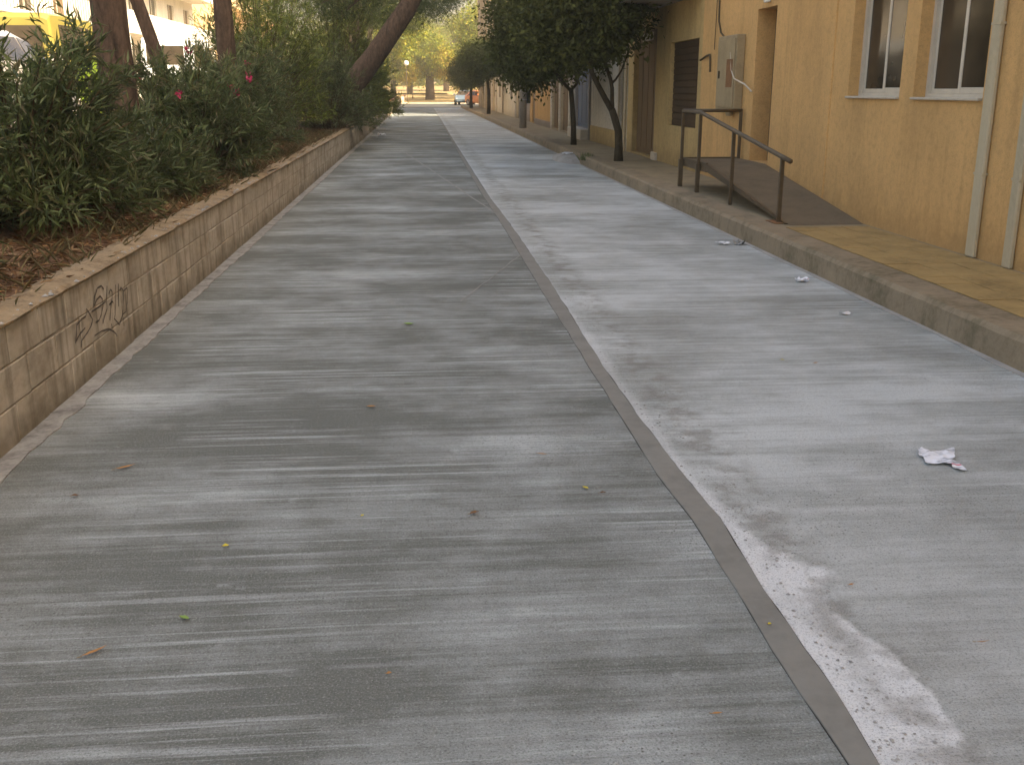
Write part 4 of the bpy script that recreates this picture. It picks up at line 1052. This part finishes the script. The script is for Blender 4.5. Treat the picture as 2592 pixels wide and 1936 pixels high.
broad('park tree far behind the globe lamps', -1.5, 150, 9, .35, M_BROAD, 24, [bc((0, 0, 4.8), (5.5, 4, 3.4), 200)])
broad('dense park tree at the back right', 9.5, 140, 9, .35, M_BROAD, 25, [bc((0, 0, 5.5), (4.2, 4, 4.2), 170)])
broad('dense park tree at the back left', -9, 138, 9, .35, M_BROAD, 26, [bc((0, 0, 6), (5, 4, 4.2), 190)])
broad('pale park tree closing the view at the far side', 4, 168, 11, .4, M_BROAD, 27, [bc((0, 0, 7), (7, 4, 5), 240)])
broad('tall sunny tree at the corner of the junction', -5.2, 106, 10, .3, M_BROAD, 28, [bc((1.5, 0, 7.4), (4.2, 4.0, 2.6), 190)])
broad('tall tree overhanging the junction from the right', 9.0, 118, 11, .35, M_BROAD, 29, [bc((-1.5, 0, 7.5), (4.0, 4, 3.4), 190)])
m = MB(); R = np.random.RandomState(77)
me, _ = crown_mesh('far_wood', (0, 0, 0), (95, 10, 7), 1400, 26, 1.3, .9, .6, 99)
o = link_mesh('far_wood', me, M_BROAD); o.location = (0, 215, 7); o['kind'] = 'stuff'; o['label'] = 'far mass of trees behind the park'; o['category'] = 'trees'
def lamp(label, x, y, h, r=0.26):
    t = thing('park_lamp', label, 'lamp post', (x, y, park_z(x, y)))
    m = MB(); m.tube([(0, 0, -.05), (0, 0, .5), (0, 0, .52), (0, 0, h - r)], [.08, .07, .045, .035], 8); m.build('post', M_STEEL, t, True, True)
    m = MB(); m.lathe((0, 0, h - .02), [(r * math.cos(a), r * math.sin(a)) for a in np.linspace(-1.5, 1.57, 9)], 14); m.build('globe', M_LAMP, t, True, True)
lamp('taller globe lamp post among the park trees', -1.55, 121, 4.2, .28)
lamp('shorter globe lamp post deeper in the park', -1.0, 133, 3.2, .27)

# =================================================================== GROUND COVER (stuff)
R = np.random.RandomState(12)
def scatter(name, n, xr, yr, L, W, mat, lift, upright, label, cat, zf=soil_z):
    x = -(1.99 + (R.gamma(1.6, 0.38, n)) % xr); yv = R.uniform(yr[0], yr[1], n) ** 1.0
    P = np.stack([x, yv, np.array([zf(a, b) for a, b in zip(x, yv)]) + lift], 1)
    a = R.uniform(0, 2 * math.pi, n)
    D = unit(np.stack([np.cos(a), np.sin(a), R.normal(upright, .25, n)], 1)); N = unit(R.normal(0, .3, (n, 3)) + np.array((0, 0, 1)))
    l = R.uniform(.5, 1.4, n) * L
    o = link_mesh(name, leaves_mesh(name, P, D, N, l, l * W, .05, .15), mat); return tag(o, label, cat, None, 'stuff')
scatter('leaf_litter', 16000, 1.6, (3, 30), .09, .16, M_LITTER, .012, .05, 'dry leaf and needle litter on the bed', 'litter')
scatter('dry_grass', 2600, 1.3, (3, 26), .16, .035, M_STRAW, .0, 1.0, 'wispy dry grass along the bed', 'grass')
# crumbs of mortar on the coping and grit by the joint
m = MB(); rr = random.Random(4)
def crumb(x, y, z, s):
    k = len(m.v); m.v += [(x + s * rr.uniform(.6, 1.2) * a, y + s * rr.uniform(.6, 1.2) * b, z + s * rr.uniform(.5, .9) * c) for a, b, c in ((-1, -1, 0), (1, -1, 0), (1, 1, 0), (-1, 1, 0), (0.1, 0, 1))]
    m.f += [(k, k + 1, k + 4), (k + 1, k + 2, k + 4), (k + 2, k + 3, k + 4), (k + 3, k, k + 4)]
for i in range(700):
    yy = rr.uniform(3.5, 22); crumb(LX + .012 - abs(rr.gauss(0, .07)), yy, .583, rr.uniform(.003, .016))
for i in range(420):
    yy = 2 + rr.random() ** 1.6 * 9; crumb(jrf(yy) + .02 + abs(rr.gauss(0, .10)), yy, .002, rr.uniform(.002, .006))
o = m.build('mortar_crumbs', M_MORTAR); tag(o, 'crumbs of mortar on the coping and beside the road joint', 'grit', None, 'stuff')

# mound of spilled cement at the kerb
def mound(label, x, y, rx, ry, h, mat):
    m = MB(); n = 18; rings = 5
    m.v.append((x, y, h))
    for r_ in range(1, rings + 1):
        for j in range(n):
            a = 2 * math.pi * j / n; q = r_ / rings; k = 1 + .25 * noise.noise(Vector((math.cos(a) * 1.5, math.sin(a) * 1.5, x)))
            z = h * (1 - q * q) ** .8 if q < 1 else -.01
            m.v.append((x + rx * q * k * math.cos(a), y + ry * q * k * math.sin(a), z + .02 * noise.noise(Vector((a * 2, q * 4, 1))) * (q < 1)))
    for j in range(n): m.f.append((0, 1 + j, 1 + (j + 1) % n))
    for r_ in range(rings - 1):
        for j in range(n): a = 1 + r_ * n + j; b = 1 + r_ * n + (j + 1) % n; m.f.append((a, a + n, b + n, b))
    return tag(m.build('cement_mound', mat, None, True), label, 'mound')
mound('low grey heap of spilled cement sloping onto the kerb by the forked tree', 3.42, 24.3, .42, 1.5, .17, M_MORTAR2)
m = MB(); 
for i in range(60):
    a = rr.uniform(0, 6.28); q = rr.random() ** .5 * .16
    x, yy = 3.52 + q * math.cos(a), 22.4 + q * 1.4 * math.sin(a); d = (rr.gauss(0, .05), rr.gauss(0, .05), rr.uniform(.05, .14))
    m.poly([(x - .01, yy, .12), (x + .01, yy, .12), (x + d[0], yy + d[1], .18 + d[2])])
tag(m.build('weed_tuft', M_OLEA), 'small dark weed tuft growing at the kerb by the cement heap', 'weed')

# =================================================================== LITTER ON THE ROAD
def mat_news():
    t = NT('newsprint'); p = t.coord('Object')
    ln = t.noise(t.mapping(p, (8, 60, 8)), 1.0, 3, .7); ar = t.noise(p, 9, 3)
    f = t.math('MULTIPLY', t.ramp(ln, [(.46, 0.), (.56, .9)]), t.ramp(ar, [(.46, 0.), (.54, 1.)]))
    col = t.mix(f, (.80, .81, .83), (.32, .34, .37))
    rd = t.noise(t.mapping(p, (7, 16, 7), (3, 1, 0)), 1.0, 2)
    col = t.mix(t.ramp(rd, [(.60, 0.), (.64, .85)]), col, (.60, .10, .16))
    return t.fin(col, .8, t.bump(t.noise(p, 40, 3), .2, .004), .2)
M_NEWS = mat_news()
M_PAPER = mat_surface('white_paper', (.74, .74, .74), .12, 20, (1, 1, 1), .8)
OUT = [(490,450),(600,390),(860,520),(1000,440),(1250,450),(1420,380),(1520,440),(1510,680),(1440,710),(1700,850),(1860,990),(1750,1030),(1580,980),(1400,860),(1050,830),(780,840),(710,800),(640,630),(520,620)]
def paper_sheet(name, label, pts, amp, mat, seed, cuts=4):
    c = sum((Vector(p) for p in pts), Vector()) / len(pts)
    bm = bmesh.new(); vs = [bm.verts.new((p[0] - c.x, p[1] - c.y, 0)) for p in pts]
    bm.faces.new(vs); bmesh.ops.triangulate(bm, faces=bm.faces[:], quad_method='BEAUTY', ngon_method='BEAUTY')
    bmesh.ops.subdivide_edges(bm, edges=bm.edges[:], cuts=cuts, use_grid_fill=True)
    bmesh.ops.triangulate(bm, faces=bm.faces[:])
    for v in bm.verts:
        q = Vector((v.co.x * 14 + seed, v.co.y * 14, seed)); r_ = 1 - 3 * abs(noise.noise(q)); f = noise.noise(q * 2.5)
        v.co.z = .004 + amp * max(0, .45 + .55 * r_ + .35 * f); v.co.x += .006 * f; v.co.y += .006 * noise.noise(q * 2.3)
    mz = min(v.co.z for v in bm.verts)
    for v in bm.verts: v.co.z -= mz - .003
    bmesh.ops.recalc_face_normals(bm, faces=bm.faces[:])
    me = bpy.data.meshes.new(name); bm.to_mesh(me); bm.free()
    o = link_mesh(name, me, mat); o.location = (c.x, c.y, 0.002); return tag(o, label, 'paper')
k = 200 / 2212
P = [on_z(2280 + a * k, 1090 + b * k, .025) for a, b in OUT]
paper_sheet('crumpled_newspaper', 'crumpled torn newspaper sheet with red print lying on the pale right lane', [(p[0], p[1], 0) for p in P], .014, M_NEWS, 3.1, 6)
def scrap(label, px, py, w, h, amp, seed, z=0.0, mat=None):
    c = on_z(px, py, z); r_ = random.Random(seed); n = 9
    pts = [(c[0] + w * (.8 + .4 * r_.random()) * math.cos(a), c[1] + h * (.7 + .6 * r_.random()) * math.sin(a), 0) for a in [2 * math.pi * i / n for i in range(n)]]
    o = paper_sheet('paper_scrap', label, pts, amp, mat or M_PAPER, seed, 2); o.location.z += z; return o
scrap('flat white paper scrap beside the greyish wad, below the ramp', 1831, 620, .085, .045, .03, 5)
scrap('greyish crumpled paper wad near the kerb below the ramp', 1871, 620, .07, .05, .05, 6, 0, M_MORTAR)
scrap('crumpled paper ball with reddish print near the kerb', 2028, 714, .07, .05, .06, 7, 0, M_NEWS)
scrap('tiny torn white paper bit on the right lane', 2139, 797, .05, .025, .025, 8)
scrap('white plastic scrap by the block wall far down the left lane', 965, 345, .16, .16, .10, 9)
scrap('white paper lying on the cement heap at the kerb', 1436, 391, .13, .12, .04, 10, .15)
def leaf(label, px, py, L, W, ang, col, seed, curl=.25):
    c = on_z(px, py, 0); m = MB(); n = 7; prev = None; r_ = random.Random(seed)
    for i in range(n):
        u = i / (n - 1); w = W * math.sin(math.pi * min(.97, max(.03, u)) ** .85) * .5
        x = (u - .5) * L; z = .004 + curl * L * (u - .4) ** 2 + .15 * W * r_.random()
        cur = ((x, -w, z + w * .5), (x, 0, z), (x, w, z + w * .55))
        if prev: m.quad(prev[0], prev[1], cur[1], cur[0]); m.quad(prev[1], prev[2], cur[2], cur[1])
        prev = cur
    o = m.build('fallen_leaf', col, None, True); o.location = (c[0], c[1], .003); o.rotation_euler = (0, 0, ang)
    st = MB(); st.tube([(-L * .5, 0, .006), (-L * .68, .004, .005)], .0012, 4); st.build('stalk', M_LSTALK, o, False, True)
    return tag(o, label, 'leaf', 'fallen leaves on the road')
M_LYEL = mat_surface('leaf_yellow', (.55, .45, .05), .2, 30); M_LGRN = mat_surface('leaf_green', (.22, .32, .08), .3, 30)
M_LBRN = mat_surface('leaf_brown', (.16, .09, .045), .3, 30); M_LORG = mat_surface('leaf_orange', (.38, .20, .07), .3, 30); M_LSTALK = mat_surface('leaf_stalk', (.25, .17, .07), .2, 30)
for a in [
 ('long curled tan leaf on the left lane just below the mortar edge of the wall', 318, 1187, .085, .016, .5, M_LORG), ('long narrow orange-brown leaf lying nearest the lower left', 240, 1655, .075, .013, .7, M_LORG),
 ('small round bright yellow leaf on the left lane', 572, 1387, .024, .022, .2, M_LYEL), ('fresh green leaf with brown tip on the left lane', 468, 1570, .042, .018, -.6, M_LGRN),
 ('light green leaf far along the left lane', 1035, 824, .075, .035, 0, M_LGRN), ('brown curled leaf with paler side on the middle of the left lane', 940, 1033, .05, .02, -.4, M_LORG),
 ('dark brown crumpled leaf on the left lane', 1201, 1303, .04, .022, .4, M_LBRN), ('tiny yellow leaf speck on the left lane', 918, 1309, .018, .012, 1, M_LYEL),
 ('lime yellow leaf beside the joint strip, next to a brown one', 1482, 1239, .036, .016, -1, M_LYEL), ('brown leaf beside the lime yellow one at the joint strip', 1526, 1251, .03, .014, .1, M_LBRN),
 ('small tan twig-like leaf near the joint strip', 1373, 1153, .05, .010, -.5, M_LORG), ('dark brown leaf fragment toward the block wall', 191, 1259, .03, .018, .2, M_LBRN),
 ('rust red leaf scrap on the near left lane', 985, 1709, .016, .012, .2, M_LORG), ('small yellow petal lying on the joint strip', 1948, 1584, .013, .011, .2, M_LYEL),
 ('flattened tan leaf by the joint', 1815, 1811, .03, .009, 0, M_LORG), ('orange leaf sliver on the near right lane', 2155, 1484, .022, .009, .3, M_LORG),
 ('brown leaf against the kerb foot', 2495, 888, .06, .04, .4, M_LBRN), ('brown leaf on the right lane below the scattered papers', 2065, 922, .03, .015, .2, M_LORG),
 ('ochre leaf on the right lane below the scattered papers', 1981, 914, .028, .012, -.2, M_LYEL), ('thin straw-coloured leaf low on the right lane', 2487, 1629, .045, .005, .05, M_LORG)]:
    leaf(a[0], *a[1:], seed=int(a[1]))

# =================================================================== HAZE
m = MB(); m.box(-130, 130, -30, 330, -1.1, 26)  # volume added to stand in for the warm lens veil and distance fade
hz = m.build('haze', None); hz['kind'] = 'stuff'; hz['label'] = 'thin warm haze added for the lens veil and faded distance'; hz['category'] = 'haze'
hm = bpy.data.materials.new('haze'); hm.use_nodes = True; hn = hm.node_tree.nodes; hn.clear()
ho = hn.new('ShaderNodeOutputMaterial'); hv = hn.new('ShaderNodeVolumePrincipled')
hv.inputs['Color'].default_value = (0.98, 0.86, 0.60, 1); hv.inputs['Density'].default_value = 0.0027; hv.inputs['Anisotropy'].default_value = 0.3
hm.node_tree.links.new(hv.outputs[0], ho.inputs['Volume']); hz.data.materials.append(hm)
